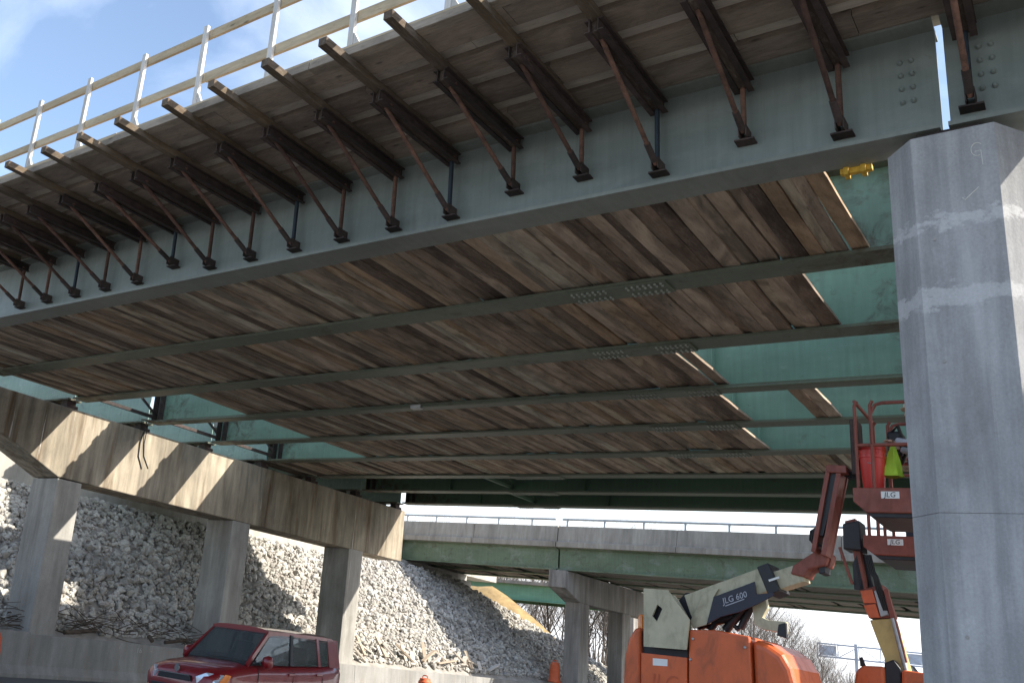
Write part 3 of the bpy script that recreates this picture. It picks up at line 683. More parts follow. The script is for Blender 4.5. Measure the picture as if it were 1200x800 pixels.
# ------------------------------------------------------------------ far bridge
FY = 40.0
fb = thing('highway_bridge', 'far parallel bridge with concrete parapet and rust-stained green girders', 'bridge', (-20, FY, 4.4))
xp = -24.05
for x0, x1 in ((-34.6, -29.4), (-29.38, xp-0.03), (xp+0.03, -17.5), (-17.48, -10), (-9.98, -2), (-1.98, 8)):
    MB().prism([(FY-0.15, 5.45), (FY+0.3, 5.45), (FY+0.3, 6.52), (FY+0.05, 6.52), (FY-0.02, 5.75), (FY-0.15, 5.72)], 0, x0, x1).build('parapet', 'parapet', fb, bevel=0.015)
for j, y in enumerate([FY+0.25]+[FY+2.8*q+0.2 for q in range(1, 5)]):
    for x0, x1 in ((-34.6, xp-0.05), (xp+0.05, 8)):
        if j > 2 and x0 < xp: continue
        g_ = MB().box(x0, x1, y-0.01, y+0.01, 4.42, 5.42).box(x0, x1, y-0.2, y+0.2, 4.36, 4.42).box(x0, x1, y-0.2, y+0.2, 5.40, 5.445)
        g_.build('girder', 'bg_green', fb)
for j in range(4):
    y0 = FY+0.3+2.8*j; m_ = MB(); x = -34.4 if j < 2 else xp+0.2
    while x < 7.5:
        w = random.uniform(0.2, 0.3)
        if (random.random() < 0.93 if x > xp else random.random() < 0.6): m_.box(x, x+w-0.01, y0+0.1, y0+2.5, 4.43, 4.48)
        x += w
    q = m_.build('plank_decking', 'scrap', fb); q['kind'] = 'stuff'
B(-34.6, xp, FY+0.31, FY+6.2, 5.45, 5.68).build('deck', 'slab', fb); B(xp+0.01, 8, FY+0.31, FY+11.9, 5.45, 5.68).build('deck', 'slab', fb)
xr = -34.3; ks = 0
while xr < 8:
    if abs(xr-xp) > 0.3: MB().box(xr-0.05, xr+0.05, FY+0.1, FY+0.2, 6.515, 6.84).build('rail_post', 'galv', fb)
    xr += 2.15
for x0, x1 in ((-34.6, xp-0.2), (xp+0.2, 8)): MB().tube([(x0, FY+0.15, 6.87), (x1, FY+0.15, 6.87)], 0.055, 8).build('rail', 'galv', fb, smooth=50)
fp = thing('bridge_pier', 'far concrete pier with hammerhead cap under the far bridge', 'pier', (-23.9, 46, G))
MB().prism([(FY-0.15, 4.33), (FY-0.15, 3.5), (FY+1.5, 2.95), (FY+12.6, 2.95), (FY+12.6, 4.33)], 0, -24.4, -23.4).build('cap', 'bgpier', fp, bevel=0.02)
for y0, y1 in ((FY+1.5, FY+2.5), (FY+6.3, FY+7.3), (FY+11.3, FY+12.3)): B(-24.35, -23.45, y0, y1, G, 2.97).build('column', 'bgpier', fp, bevel=0.03)
rb_ = thing('ramp_bridge', 'farthest bridge, a bright green girder seen beneath the far bridge left of its pier', 'bridge', (-38, 63, 4.4))
for y in (62.6, 66.0):
    MB().box(-50, -30.5, y-0.01, y+0.01, 4.3, 5.4).box(-50, -30.5, y-0.2, y+0.2, 4.24, 4.3).box(-50, -30.5, y-0.2, y+0.2, 5.4, 5.45).build('girder', 'bg_green2', rb_)
B(-50, -30.5, 62.0, 66.6, 5.452, 5.7).build('deck', 'slab', rb_)
B(-31.4, -30.6, 62.2, 66.4, G, 4.235).build('support', 'bgpier', rb_)
fa = thing('abutment', 'shadowed concrete abutment with debris under left end of the far bridge', 'abutment', (-35, 46, 2.5))
B(-36.5, -34.1, 37.95, 46, 2.0, 4.33).build('seat', 'abut', fa, bevel=0.03)
B(-36.5, -34.62, 37.95, 50, 4.335, 6.2).build('backwall', 'abut', fa, bevel=0.03)
MB().box(-33.85, -33.3, 44.3, 45.4, 3.0, 3.9).build('ledge', 'abut', fa, bevel=0.05)

# ------------------------------------------------------------------ debris and brush at the slope toe
def board(p, q, w, h): return MB().beam(p, q, w, h)
scr = []
for k in range(22):
    y = 27.8+k*0.42+random.uniform(-0.2, 0.2); x = -25.3-random.uniform(0, 0.5); z = emb_z(x, y)+0.16
    a = random.uniform(0, math.pi); l = random.uniform(0.5, 1.5); e = random.uniform(-0.05, 0.5)
    p = (x, y, z); q = (x-abs(math.cos(a))*l*0.5, y+math.sin(a)*l*random.choice((-1, 1)), z+0.1+abs(math.cos(a))*l*0.42+e*0.35)
    o = tag(board(p, q, random.uniform(0.12, 0.22), 0.06).build('scrap_board', 'scrap_pale'), 'sunlit scrap board lying in the lumber pile above the barrier wall', 'board', 'scrap boards at the slope toe')
br = MB()
for k in range(150):
    y = random.uniform(12.5, 21); x = -24.6-random.uniform(0, 0.9); z = -1.05+random.uniform(0, 0.25)+(-24.6-x)*0.4
    d = Vector((random.uniform(-0.5, 0.5), random.choice((-1, 1))*random.uniform(0.4, 1), random.uniform(-0.1, 0.35))).normalized(); l = random.uniform(0.3, 1.2)
    p = Vector((x, y, z)); br.tube([p, p+d*l*0.5+Vector((0, 0, random.uniform(-0.05, 0.1))), p+d*l], [0.014, 0.011, 0.004], 4)
for k in range(5):
    y = random.uniform(14.3, 20); p = Vector((-24.75, y, -0.95)); br.tube([p, p+Vector((-0.2, random.uniform(-1.5, 1.5), 0.12))], random.uniform(0.04, 0.07), 7)
tag(br.build('brush_pile', 'brush', origin=(-25, 17, -1.1)), 'tangle of dead branches behind the barrier between the pier columns', 'brush', kind='stuff')

# ------------------------------------------------------------------ traffic drums
dm = None
drums = [((-21.5, 26.85, G), 'orange traffic drum in front of the barrier wall right of the car'), ((-22, 37.4, G), 'orange traffic drum near the far pier, top only showing'),
         ((-24.75, 41.4, -1.0), 'red-orange traffic drum standing against the far pier foot'), ((-22.6, 11.6, G+0.15), 'orange-red drum at the left edge beside the barrier')]
for p, lab in drums:
    sc = 1.0
    t = thing('traffic_drum', lab, 'drum', p, 'traffic drums')
    if dm is None:
        a = MB().lathe(p, [(0.32, 0), (0.34, 0.05), (0.30, 0.12), (0.285, 0.35), (0.27, 0.36), (0.265, 0.6), (0.25, 0.61), (0.24, 0.85), (0.2, 0.9), (0.19, 0.96), (0.12, 0.975)], 20).build('body', 'drum', t, origin=p, smooth=35)
        c_ = MB().tube([(p[0]-0.11, p[1], p[2]+0.95), (p[0]-0.11, p[1], p[2]+1.03), (p[0]-0.06, p[1], p[2]+1.06), (p[0]+0.06, p[1], p[2]+1.06), (p[0]+0.11, p[1], p[2]+1.03), (p[0]+0.11, p[1], p[2]+0.95)], 0.022, 6).build('handle', 'drum', t, origin=p, smooth=50)
        dm = (a, c_)
    else:
        for s_ in dm: copy_part(s_, t, p)

# ------------------------------------------------------------------ car
CARX, CARY, CARYAW = -15.4, 11.55, math.radians(10)
def cxf(p):
    u, v, z = (q*1.07 for q in p); c, s = math.cos(CARYAW), math.sin(CARYAW)
    return (CARX+v*c-u*s, CARY+u*c+v*s, G+0.02+z*1.15)
car = thing('parked_car', 'dark red boxy hatchback parked in front of the barrier wall', 'car', cxf((2, 0, -0.02)))
def CM(): return MB(cxf)
# lower body loft: stations along u; each (u, half width at sill, half width at belt, z sill, z shoulder top, z centre)
ST = [(0.00, 0.55, 0.60, 0.32, 0.70, 0.74), (0.06, 0.70, 0.72, 0.26, 0.80, 0.86), (0.22, 0.80, 0.80, 0.22, 0.88, 0.95), (0.55, 0.85, 0.83, 0.22, 0.95, 1.01), (0.95, 0.87, 0.84, 0.22, 1.0, 1.05),
      (1.25, 0.87, 0.84, 0.22, 1.03, 1.06), (2.2, 0.88, 0.84, 0.22, 1.05, 1.07), (3.2, 0.88, 0.84, 0.22, 1.08, 1.09), (3.7, 0.87, 0.83, 0.24, 1.11, 1.12), (4.0, 0.83, 0.80, 0.30, 1.11, 1.12), (4.1, 0.76, 0.74, 0.42, 1.05, 1.06)]
lo = CM(); ring = []
for (u, ws, wb, zs, zb, zc) in ST:
    sec = [(0, zs), (ws*0.8, zs), (ws, zs+0.1), (ws+0.02, zs+0.28), (ws, (zs+zb)/2+0.06), (ws+0.015, zb-0.13), (wb, zb-0.04), (wb*0.93, zb), (wb*0.6, zc-0.01), (0, zc)]
    full = [(v, z) for v, z in sec]+[(-v, z) for v, z in reversed(sec[1:-1])]
    ring.append([(u, v, z) for v, z in full])
n = len(ring[0]); lo.add([p for r_ in ring for p in r_], [(i*n+k, i*n+(k+1)%n, (i+1)*n+(k+1)%n, (i+1)*n+k) for i in range(len(ring)-1) for k in range(n)]+[tuple(range(n)), tuple(range((len(ring)-1)*n, len(ring)*n))])
bd = lo.build('body', 'car_red', car, smooth=38)
def roofz(u, v): return 1.63-0.04*(v/0.70)**4-0.015*((u-2.6)/1.3)**2-(0.07 if u > 3.9 else 0)
rf = CM(); us = np.linspace(1.60, 4.02, 9); vs = np.linspace(-0.70, 0.70, 9)
rf.add([(float(u), float(v), roofz(u, v)) for u in us for v in vs]+[(float(u), float(v), roofz(u, v)-0.10) for u in us for v in vs],
       [(i*9+j, i*9+j+1, (i+1)*9+j+1, (i+1)*9+j) for i in range(8) for j in range(8)]+[(81+i*9+j, 81+i*9+j+1, 81+(i+1)*9+j+1, 81+(i+1)*9+j) for i in range(8) for j in range(8)]
       +[(j, j+1, 82+j, 81+j) for j in range(8)]+[(72+j, 73+j, 154+j, 153+j) for j in range(8)]+[(i*9, i*9+9, 90+i*9, 81+i*9) for i in range(8)]+[(i*9+8, i*9+17, 98+i*9, 89+i*9) for i in range(8)])
rf.build('roof', 'car_red', car, smooth=50)
for s_ in (-1, 1):
    for nm, p, q, w, h in (('windshield_pillar', (0.98, 0.77, 1.02), (1.66, 0.665, 1.55), 0.07, 0.05), ('door_pillar', (2.28, 0.815, 1.06), (2.34, 0.70, 1.55), 0.09, 0.03),
                           ('rear_pillar', (3.25, 0.81, 1.08), (3.22, 0.70, 1.55), 0.08, 0.03)):
        CM().beam((p[0], s_*p[1], p[2]), (q[0], s_*q[1], q[2]), w, h, up=(0, s_, 0)).build(nm, 'black' if nm == 'door_pillar' else 'car_red', car)
    CM().add([(3.62, s_*0.82, 1.08), (4.06, s_*0.79, 1.06), (4.0, s_*0.69, 1.56), (3.60, s_*0.70, 1.56), (3.62, s_*0.76, 1.08), (4.06, s_*0.72, 1.06), (4.0, s_*0.63, 1.56), (3.60, s_*0.64, 1.56)],
             [(0,1,2,3),(4,5,6,7),(0,1,5,4),(1,2,6,5),(2,3,7,6),(3,0,4,7)]).build('tail_pillar', 'car_red', car, bevel=0.01)
    def pane(a, b_, nm):
        CM().add(a+[(u, v-s_*0.012, z) for u, v, z in a], [(0,1,2,3),(7,6,5,4),(0,1,5,4),(1,2,6,5),(2,3,7,6),(3,0,4,7)]).build(nm, 'glass', car)
    pane([(1.12, s_*0.795, 1.05), (2.25, s_*0.805, 1.06), (2.31, s_*0.705, 1.53), (1.70, s_*0.695, 1.53)], 0, 'side_window')
    pane([(2.36, s_*0.805, 1.06), (3.22, s_*0.80, 1.08), (3.19, s_*0.705, 1.53), (2.40, s_*0.705, 1.53)], 0, 'side_window')
    pane([(3.28, s_*0.80, 1.08), (3.62, s_*0.79, 1.09), (3.58, s_*0.705, 1.53), (3.25, s_*0.705, 1.53)], 0, 'side_window')
    # mirror
    CM().lathe((1.33, s_*0.98, 1.10), [(0.02, -0.1), (0.09, -0.07), (0.105, 0.0), (0.09, 0.07), (0.03, 0.09)], 12, axis=1).build('mirror', 'car_red', car, smooth=60)
    CM().beam((1.36, s_*0.82, 1.07), (1.35, s_*0.93, 1.09), 0.05, 0.05).build('mirror_arm', 'black', car)
    # head light with amber corner
    hl = CM(); 
    A_ = [(0.03, s_*0.50, 0.70), (0.20, s_*0.815, 0.72), (0.36, s_*0.835, 0.86), (0.12, s_*0.62, 0.875), (0.02, s_*0.47, 0.80)]
    hl.add([(u-0.035, v+s_*0.012, z) for u, v, z in A_]+[(u+0.1, v-s_*0.08, z) for u, v, z in A_], [(0,1,2,3,4),(9,8,7,6,5)]+[(i,(i+1)%5,5+(i+1)%5,5+i) for i in range(5)])
    hlo = hl.build('headlight', 'lens', car, bevel=0.012)
    A_ = [(0.20, s_*0.82, 0.72), (0.40, s_*0.865, 0.74), (0.50, s_*0.86, 0.86), (0.36, s_*0.84, 0.875)]
    CM().add([(u-0.02, v+s_*0.014, z) for u, v, z in A_]+[(u+0.06, v-s_*0.08, z) for u, v, z in A_], [(0,1,2,3),(7,6,5,4),(0,1,5,4),(1,2,6,5),(2,3,7,6),(3,0,4,7)]).build('turn_signal', 'amber', hlo, bevel=0.008)
    for uu in (1.22, 2.3, 3.3):
        CM().beam((uu, s_*0.898, 0.35), (uu, s_*0.89, 0.9), 0.008, 0.01, up=(0, s_, 0)).build('shut_line', 'black', car)
        CM().beam((uu, s_*0.89, 0.9), (uu, s_*0.848, 1.0), 0.008, 0.01, up=(0, s_, 0)).build('shut_line', 'black', car)
    CM().beam((2.12, s_*0.905, 0.93), (2.32, s_*0.905, 0.935), 0.03, 0.035).build('door_handle', 'car_red', car, bevel=0.008)
    CM().beam((3.05, s_*0.905, 0.95), (3.25, s_*0.905, 0.955), 0.03, 0.035).build('door_handle', 'car_red', car, bevel=0.008)
    for u in (0.78, 3.35):
        wh = CM().lathe((u, s_*0.78, 0.33), [(0.2, -0.1), (0.31, -0.1), (0.33, -0.07), (0.33, 0.07), (0.31, 0.1), (0.2, 0.1)], 24, axis=1).build('wheel', 'rubber', car, smooth=40)
        CM().lathe((u, s_*0.86, 0.33), [(0.215, -0.02), (0.205, 0.015), (0.07, 0.03), (0.03, 0.03)], 20, axis=1).build('rim', 'galv', wh, smooth=40)
        arch = [(u+0.385*math.cos(a), s_*0.893, 0.33+0.385*math.sin(a)) for a in np.linspace(0.1, math.pi-0.1, 12)]
        CM().tube(arch, 0.028, 6).build('wheel_arch', 'car_red', car, smooth=50)
CM().add([(1.03, -0.72, 1.055), (1.03, 0.72, 1.055), (1.62, 0.655, 1.56), (1.62, -0.655, 1.56), (1.045, -0.72, 1.05), (1.045, 0.72, 1.05), (1.635, 0.655, 1.55), (1.635, -0.655, 1.55)],
         [(0,1,2,3),(7,6,5,4),(0,1,5,4),(1,2,6,5),(2,3,7,6),(3,0,4,7)]).build('windshield', 'glass', car)
CM().box(3.99, 4.01, -0.62, 0.62, 1.1, 1.5).build('rear_window', 'glass', car)
CM().prism([(1.12, 0.9), (3.95, 0.9), (3.95, 1.14), (3.3, 1.115), (1.6, 1.085), (1.12, 1.085)], 1, -0.77, 0.77).build('cabin_floor', 'interior', car)
CM().prism([(0.98, 1.0), (1.5, 1.0), (1.42, 1.14), (1.1, 1.10)], 1, -0.7, 0.7).build('dashboard', 'interior', car)
for s_ in (-0.38, 0.38):
    CM().prism([(2.0, 1.0), (2.15, 1.0), (2.35, 1.32), (2.22, 1.36)], 1, s_-0.22, s_+0.22).build('seat_back', 'interior', car, bevel=0.03)
    CM().box(2.27, 2.37, s_-0.12, s_+0.12, 1.36, 1.5).build('head_rest', 'interior', car, bevel=0.03)
CM().box(3.0, 3.12, -0.62, 0.62, 1.0, 1.36).build('rear_seat', 'interior', car, bevel=0.03)
CM().prism([(-0.40, 0.72), (0.40, 0.72), (0.36, 0.80), (-0.36, 0.80)], 0, -0.035, 0.05).build('grille', 'black', car, bevel=0.008)
CM().beam((-0.045, -0.37, 0.805), (-0.045, 0.37, 0.805), 0.02, 0.016).build('grille_trim', 'chrome', car)
CM().lathe((0.055, 0, 0.885), [(0.058, -0.045), (0.06, -0.03), (0.05, -0.03)], 18, axis=0).build('badge', 'chrome', car, smooth=40)
CM().box(-0.03, 0.03, -0.26, 0.26, 0.48, 0.60).build('number_plate', 'white', car)
CM().prism([(-0.5, 0.40), (0.5, 0.40), (0.55, 0.64), (-0.55, 0.64)], 0, -0.02, 0.04).build('lower_intake', 'black', car, bevel=0.01)
for s_ in (-0.28, 0.22): CM().beam((1.0, s_, 1.075), (1.06, s_+0.55, 1.10), 0.015, 0.015).build('wiper', 'black', car)

# ------------------------------------------------------------------ boom lifts
def poly(px, y): return [(at(a, b, y)[0], at(a, b, y)[2]) for a, b in px]
YA = 11.5
la = thing('boom_lift', 'orange and cream boom lift in the middle foreground, arm raised toward the column', 'boom lift', (-4.6, 12.2, G))
def PA(nm, px, y0, y1, mat, bevel=0.0, seg=2, parent=None, dx=0): return MB().prism(poly(px, y0), 1, y0, y1).build(nm, mat, parent or la, bevel=bevel, seg=seg)
PA('hood', [(727, 860), (731, 770), (736, 748), (743, 736), (750, 733), (750, 860)], 11.42, 12.7, 'orange', 0.05, 3)
PA('rear_panel', [(751, 860), (751, 764), (805, 770), (805, 860)], 11.40, 12.5, 'orange', 0.012)
PA('hood', [(806.5, 860), (806.5, 737), (840, 737.5), (878, 745), (884, 860)], 11.40, 12.7, 'orange', 0.03, 3)
PA('hood', [(885.5, 860), (880, 746.5), (900, 753), (917, 765), (927, 782), (932, 800), (934, 860)], 11.42, 12.7, 'orange', 0.10, 4)
PA('recess', [(748, 768), (748, 738), (806, 742), (806, 772)], 11.50, 12.4, 'black')
for (qx_, qz_) in ((809, 772), (812, 748), (873, 758)):
    c_ = at(qx_, qz_, 11.39); MB().lathe((c_[0], 11.385, c_[2]), [(0.012, -0.008), (0.018, 0.0), (0.018, 0.012)], 10, axis=1).build('latch', 'galv', la, smooth=40)
lb = PA('data_plate', [(765, 770.5), (782, 772), (782, 780), (765, 779)], 11.393, 11.40, 'white')
text_mesh('JLG', 0.26, 'embossed_letters', 'emboss', (at(781, 797, 11.392)[0]-0.02, 11.394, at(781, 797, 11.392)[2]-0.03), la, right=(1,0,0.0), up=(0.12,0,1))
B(-5.9, -3.4, 11.0, 14.2, -1.25, -0.92).build('chassis', 'galv', la, bevel=0.03)
for x in (-5.9, -3.4):
    for y in (11.4, 13.8):
        w_ = MB().lathe((x, y, G+0.48), [(0.2, -0.2), (0.44, -0.2), (0.48, -0.15), (0.48, 0.15), (0.44, 0.2), (0.2, 0.2)], 22, axis=0).build('wheel', 'rubber', la, smooth=40)
        MB().lathe((x, y, G+0.48), [(0.24, -0.18), (0.22, 0.18), (0.05, 0.2)], 16, axis=0).build('rim', 'cream', w_, smooth=40)
B(-5.0, -4.2, 11.8, 12.7, -0.92, -0.6).build('turntable', 'black', la)
bc = at(752, 735, 11.6); MB().lathe((bc[0], 11.6, bc[2]-0.02), [(0.05, 0), (0.05, 0.16), (0.035, 0.19)], 12).build('beacon', 'amber', la, smooth=40)
# cheek plate with its diamond opening
O_ = poly([(755, 689), (783, 691), (808.5, 725.5), (805, 761), (755, 757)], 11.36); D_ = poly([(771, 708), (777, 713), (770.5, 728), (765, 721.5)], 11.36)
for y0, y1 in ((11.34, 11.37),):
    cm = MB(); nO, nD = len(O_), len(D_)
    for yy in (y0, y1): cm.add([(a, yy, b) for a, b in O_+D_], [])
    fr = [(0,1,5,8),(1,2,5),(2,6,5),(2,3,6),(3,7,6)[::1],(3,4,7),(4,0,7),(0,8,7)] if False else [(0,1,5),(0,5,8),(1,2,6),(1,6,5),(2,3,7),(2,7,6),(3,4,7),(4,8,7),(4,0,8)]
    cm.f += fr + [tuple(i+9 for i in reversed(f)) for f in fr] + [(i,(i+1)%5,9+(i+1)%5,9+i) for i in range(5)] + [(5+i,5+(i+1)%4,14+(i+1)%4,14+i) for i in range(4)]
    cm.build('turret_plate', 'cream', la)
PA('turret_plate', [(762, 695), (790, 697), (811, 725), (808, 757), (762, 755)], 12.0, 12.04, 'cream', 0.004)
PA('dark_backing', [(758, 692), (781, 694), (806, 727), (803, 758), (758, 755)], 11.44, 11.46, 'black')  # black sheet added so the diamond opening reads as dark inside
PA('turret_cover', [(795, 703), (803, 694), (824, 694), (820, 709), (810, 728)], 11.55, 11.95, 'black', 0.01)
def armbeam(nm, p, q, w, h, mat, y0=None, **kw): return MB().beam(p, q, w, h, up=(0,0,1)).build(nm, mat, la, **kw)
Yc = 11.72
a0 = at(812, 712, Yc); a1 = at(906, 679, Yc)
armbeam('main_boom', a0, a1, 0.36, 0.30, 'cream', bevel=0.015)
PA('boom_foot', [(809, 727), (824, 694), (842, 689), (836, 700), (832, 730), (812, 736)], 11.50, 11.54, 'cream', 0.004)
PA('name_panel', [(836, 699), (884, 681), (886, 696), (905, 694), (907, 697), (888, 707), (868, 716), (845, 722), (828, 731)], 11.47, 11.50, 'navy', 0.003)
up_ = Vector((-0.2, 0, 0.98)); rt = Vector((0.943, 0, 0.333))
tp = at(861, 700, 11.46)
text_mesh('JLG 600', 0.105, 'lettering', 'grey_print', (tp[0], 11.463, tp[2]), la, right=rt, up=up_)
PA('label_line', [(850, 709), (872, 701), (872, 702), (850, 710)], 11.463, 11.468, 'grey_print')
for (p, q, r) in (((818, 733), (860, 722), 0.055), ((832, 738), (846, 716), 0.05), ((850, 738), (872, 712), 0.06), ((846, 727), (880, 712), 0.04), ((868, 736), (885, 700), 0.05), ((840, 712), (866, 738), 0.03)):
    MB().tube([at(p[0], p[1], 11.75), at(q[0], q[1], 11.75)], r, 8).build('linkage', 'black', la, smooth=50)
PA('lower_link', [(881, 708), (897, 700), (899, 712), (893, 723), (900, 726), (921, 728), (921, 742), (894, 737), (884, 731)], 11.62, 11.72, 'cream', 0.008)
PA('link_pad', [(912, 731), (921, 729), (922, 748), (910, 744)], 11.56, 11.62, 'black', 0.01)
c0 = at(900, 683, Yc); c1 = at(913, 678, Yc)
MB().beam(c0, c1, 0.44, 0.36).build('boom_collar', 'black', la, bevel=0.01)
s0 = at(901, 680, 11.48); s1 = at(913, 676, 11.48); MB().beam(s0, s1, 0.01, 0.025).build('collar_stripe', 'white', la)
f0 = at(908, 683, Yc); f1 = at(943, 672, Yc); armbeam('fly_boom', f0, f1, 0.26, 0.22, 'cream', bevel=0.012)
PA('knuckle', [(926, 672), (929, 662), (952, 647), (966, 643), (972, 648), (968, 662), (947, 667), (943, 676)], 11.55, 11.90, 'red_arm', 0.02)
PA('knuckle_pin', [(958, 663), (967, 661), (967, 671), (960, 672)], 11.6, 11.85, 'black', 0.01)
for (p, q, w) in (((956, 648), (974, 548), 0.055), ((968, 652), (987, 549), 0.06)):
    MB().beam(at(p[0], p[1], 11.5), at(q[0], q[1], 11.5), 0.24, w, up=(1,0,0)).build('jib_rail', 'red_arm', la, bevel=0.006)
MB().beam(at(963, 628, 11.52), at(981, 556, 11.52), 0.2, 0.085, up=(1,0,0)).build('hose_tray', 'black', la)
MB().beam(at(971, 665, 11.65), at(992, 560, 11.65), 0.05, 0.035, up=(1,0,0)).build('level_rod', 'red_arm', la)
PA('jib_head', [(969, 553), (970, 544), (991, 545), (992, 554)], 11.36, 11.64, 'red_arm', 0.01)
for k in range(4):
    o_ = 2.2*k
    MB().tube([at(956+o_, 640, 11.45), at(949+o_, 632, 11.42), at(950+o_, 622, 11.42), at(957+o_*0.6, 618, 11.45), at(961+o_*0.5, 612, 11.48)], 0.013, 6).build('hose', 'cable', la, smooth=60)
    MB().tube([at(990, 550+o_, 11.5), at(996, 554+o_, 11.5), at(1004, 553+o_, 11.45)], 0.014, 6).build('hose', 'cable', la, smooth=60)
# platform
def platform(root, y0, y1, TL, zt, zb, wid, railz, posts, sty):
    x0 = TL; x1 = TL+wid
    t_ = MB().prism([(x0, zt), (x0, zt-0.16), (x0+0.14, zb), (x1-0.05, zb), (x1, zt-0.16), (x1, zt)], 1, y0, y1).build('platform_tray', 'red_arm', root, bevel=0.012)
    MB().prism([(x0+0.06, zb+0.06), (x0+0.2, zb-0.05), (x1, zb-0.05), (x1, zb+0.06)], 1, y0+0.05, y1-0.05).build('tray_bumper', 'black', root, bevel=0.01)
    xl = x0+0.34*0+0.42
    MB().box(xl-0.1, xl+0.1, y0-0.008, y0-0.001, zt-0.125, zt-0.045).build('name_plate', 'white', t_)
    text_mesh('JLG', 0.085, 'lettering', 'black', (xl, y0-0.0105, zt-0.085), t_, right=(1,0,0), up=(0.15,0,1))
    return x0, x1
px0, px1 = platform(la, 11.15, 12.2, at(999, 575, 11.15)[0], at(1030, 571, 11.15)[2], at(1030, 600, 11.15)[2], 1.85, 0, 0, 0)
ZT = at(1030, 571, 11.15)[2]; RT = at(1010, 470, 11.2)[2]; RM = at(1030, 521, 11.2)[2]
def pipe(pts, r=0.022, nm='guard_rail', root=la, mat='red_arm'): return MB().tube(pts, r, 8).build(nm, mat, root, smooth=50)
for y in (11.2, 12.15):
    for xx in (px0+0.06, px0+0.24, px1-0.1): pipe([(xx, y, ZT), (xx, y, RT-0.05), (xx+0.03, y, RT)])
    pipe([(px0+0.24, y, RM), (px0+0.24, y, RT-0.16), (px0+0.30, y, RT-0.05), (px0+0.38, y, RT-0.03), (px1-0.1, y, RT-0.03)])
    pipe([(px0+0.06, y, RM), (px1-0.1, y, RM)])
pipe([(px0+0.06, 11.2, RT), (px0+0.06, 12.15, RT)]); pipe([(px0+0.06, 11.2, RM), (px0+0.06, 12.15, RM)])
B(px0-0.06, px0+0.03, 11.4, 11.7, RM-0.3, RT-0.15).build('platform_mount', 'rust_dark', la, bevel=0.02)
B(px0+0.28, px0+0.46, 11.85, 12.1, RM+0.02, RM+0.34).build('control_box', 'black', la, bevel=0.03)
MB().tube([(px0+0.3, 11.9, RM+0.3), (px0+0.42, 11.85, RM+0.4), (px0+0.5, 11.9, RM+0.1), (px0+0.42, 11.95, RM-0.05)], 0.025, 7).build('control_cable', 'cable', la, smooth=60)
for y_ in (12.1,):
    MB().beam((px0+0.5, y_, RM+0.22), (px1-0.2, y_, RM+0.22), 0.02, 0.03).build('tool_rail', 'black', la)
B(px0+0.62, px0+1.3, 11.3, 11.9, ZT+0.001, ZT+0.2).build('tool_tray', 'black', la, bevel=0.02)

bp = (at(1023, 545, 11.45)[0], 11.45, ZT+0.002)
bu = thing('bucket', 'red plastic bucket standing in the upper lift platform', 'bucket', bp)
zt_ = at(1023, 524, 11.45)[2]-bp[2]
MB().lathe(bp, [(0.115, 0), (0.12, 0.01), (0.148, zt_*0.72), (0.155, zt_*0.73), (0.155, zt_*0.80), (0.150, zt_*0.81), (0.152, zt_*0.9), (0.16, zt_*0.905), (0.16, zt_), (0.145, zt_), (0.142, zt_-0.05)], 24).build('body', 'bucket', bu, smooth=35)
MB().tube([(bp[0]-0.16, bp[1], bp[2]+zt_*0.86), (bp[0]-0.1, bp[1]-0.1, bp[2]+zt_*0.66), (bp[0], bp[1]-0.155, bp[2]+zt_*0.58), (bp[0]+0.1, bp[1]-0.1, bp[2]+zt_*0.66), (bp[0]+0.16, bp[1], bp[2]+zt_*0.86)], 0.005, 5).build('handle', 'galv', bu, smooth=60)

# second lift
YB = 13.5
l2 = thing('boom_lift', 'older red and yellow boom lift behind, its platform below the other platform', 'boom lift', (-3, 14.2, G))
def PB(nm, px, y0, y1, mat, bevel=0.0): return MB().prism(poly(px, y0), 1, y0, y1).build(nm, mat, l2, bevel=bevel)
qx = at(1011, 630, 13.2)[0]; qz = at(1035, 627, 13.2)[2]; qb = at(1035, 650, 13.2)[2]
platform(l2, 13.2, 14.3, qx, qz, qb, 1.9, 0, 0, 0)
for y in (13.25, 14.25):
    for xx in (qx+0.08, qx+0.2, qx+0.9): pipe([(xx, y, qz), (xx, y, qz+1.05)], 0.024, 'guard_rail', l2)
    pipe([(qx+0.08, y, qz+1.05), (qx+1.8, y, qz+1.05)], 0.022, 'guard_rail', l2)
B(qx+0.5, qx+1.5, 13.5, 14.1, qz+0.001, qz+0.25).build('tool_box', 'navy', l2, bevel=0.02)
PB('control_box', [(987, 613), (1007, 609), (1010, 645), (988, 643)], 13.35, 13.7, 'black', 0.02)
PB('box_lid', [(990, 610), (1002, 607), (1002, 611), (990, 614)], 13.4, 13.65, 'red_arm', 0.004)
MB().beam(at(984, 641, 13.4), at(999, 684, 13.4), 0.05, 0.035, up=(1,0,0)).build('level_rod', 'red_arm', l2)
MB().beam(at(1004, 640, 13.5), at(1014, 695, 13.5), 0.16, 0.10, up=(1,0,0)).build('jib', 'red_arm', l2, bevel=0.008)
MB().beam(at(1012, 650, 13.6), at(1024, 695, 13.6), 0.12, 0.06, up=(1,0,0)).build('jib_cylinder', 'black', l2, bevel=0.01)
PB('jib_side', [(999, 660), (1004, 650), (1013, 692), (1001, 690)], 13.42, 13.46, 'black')
PB('knuckle', [(1007, 691), (1033, 684), (1046, 722), (1041, 724), (1018, 724)], 13.4, 13.75, 'red_arm', 0.012)
PB('knuckle_plate', [(1008, 692), (1022, 690), (1027, 706), (1012, 706)], 13.37, 13.40, 'drum', 0.002); PB('knuckle_plate', [(1012, 709), (1026, 707), (1031, 723), (1018, 723)], 13.37, 13.40, 'drum', 0.002)
PB('knuckle_cylinder', [(1024, 692), (1030, 690), (1041, 720), (1032, 722)], 13.36, 13.40, 'galv', 0.006)
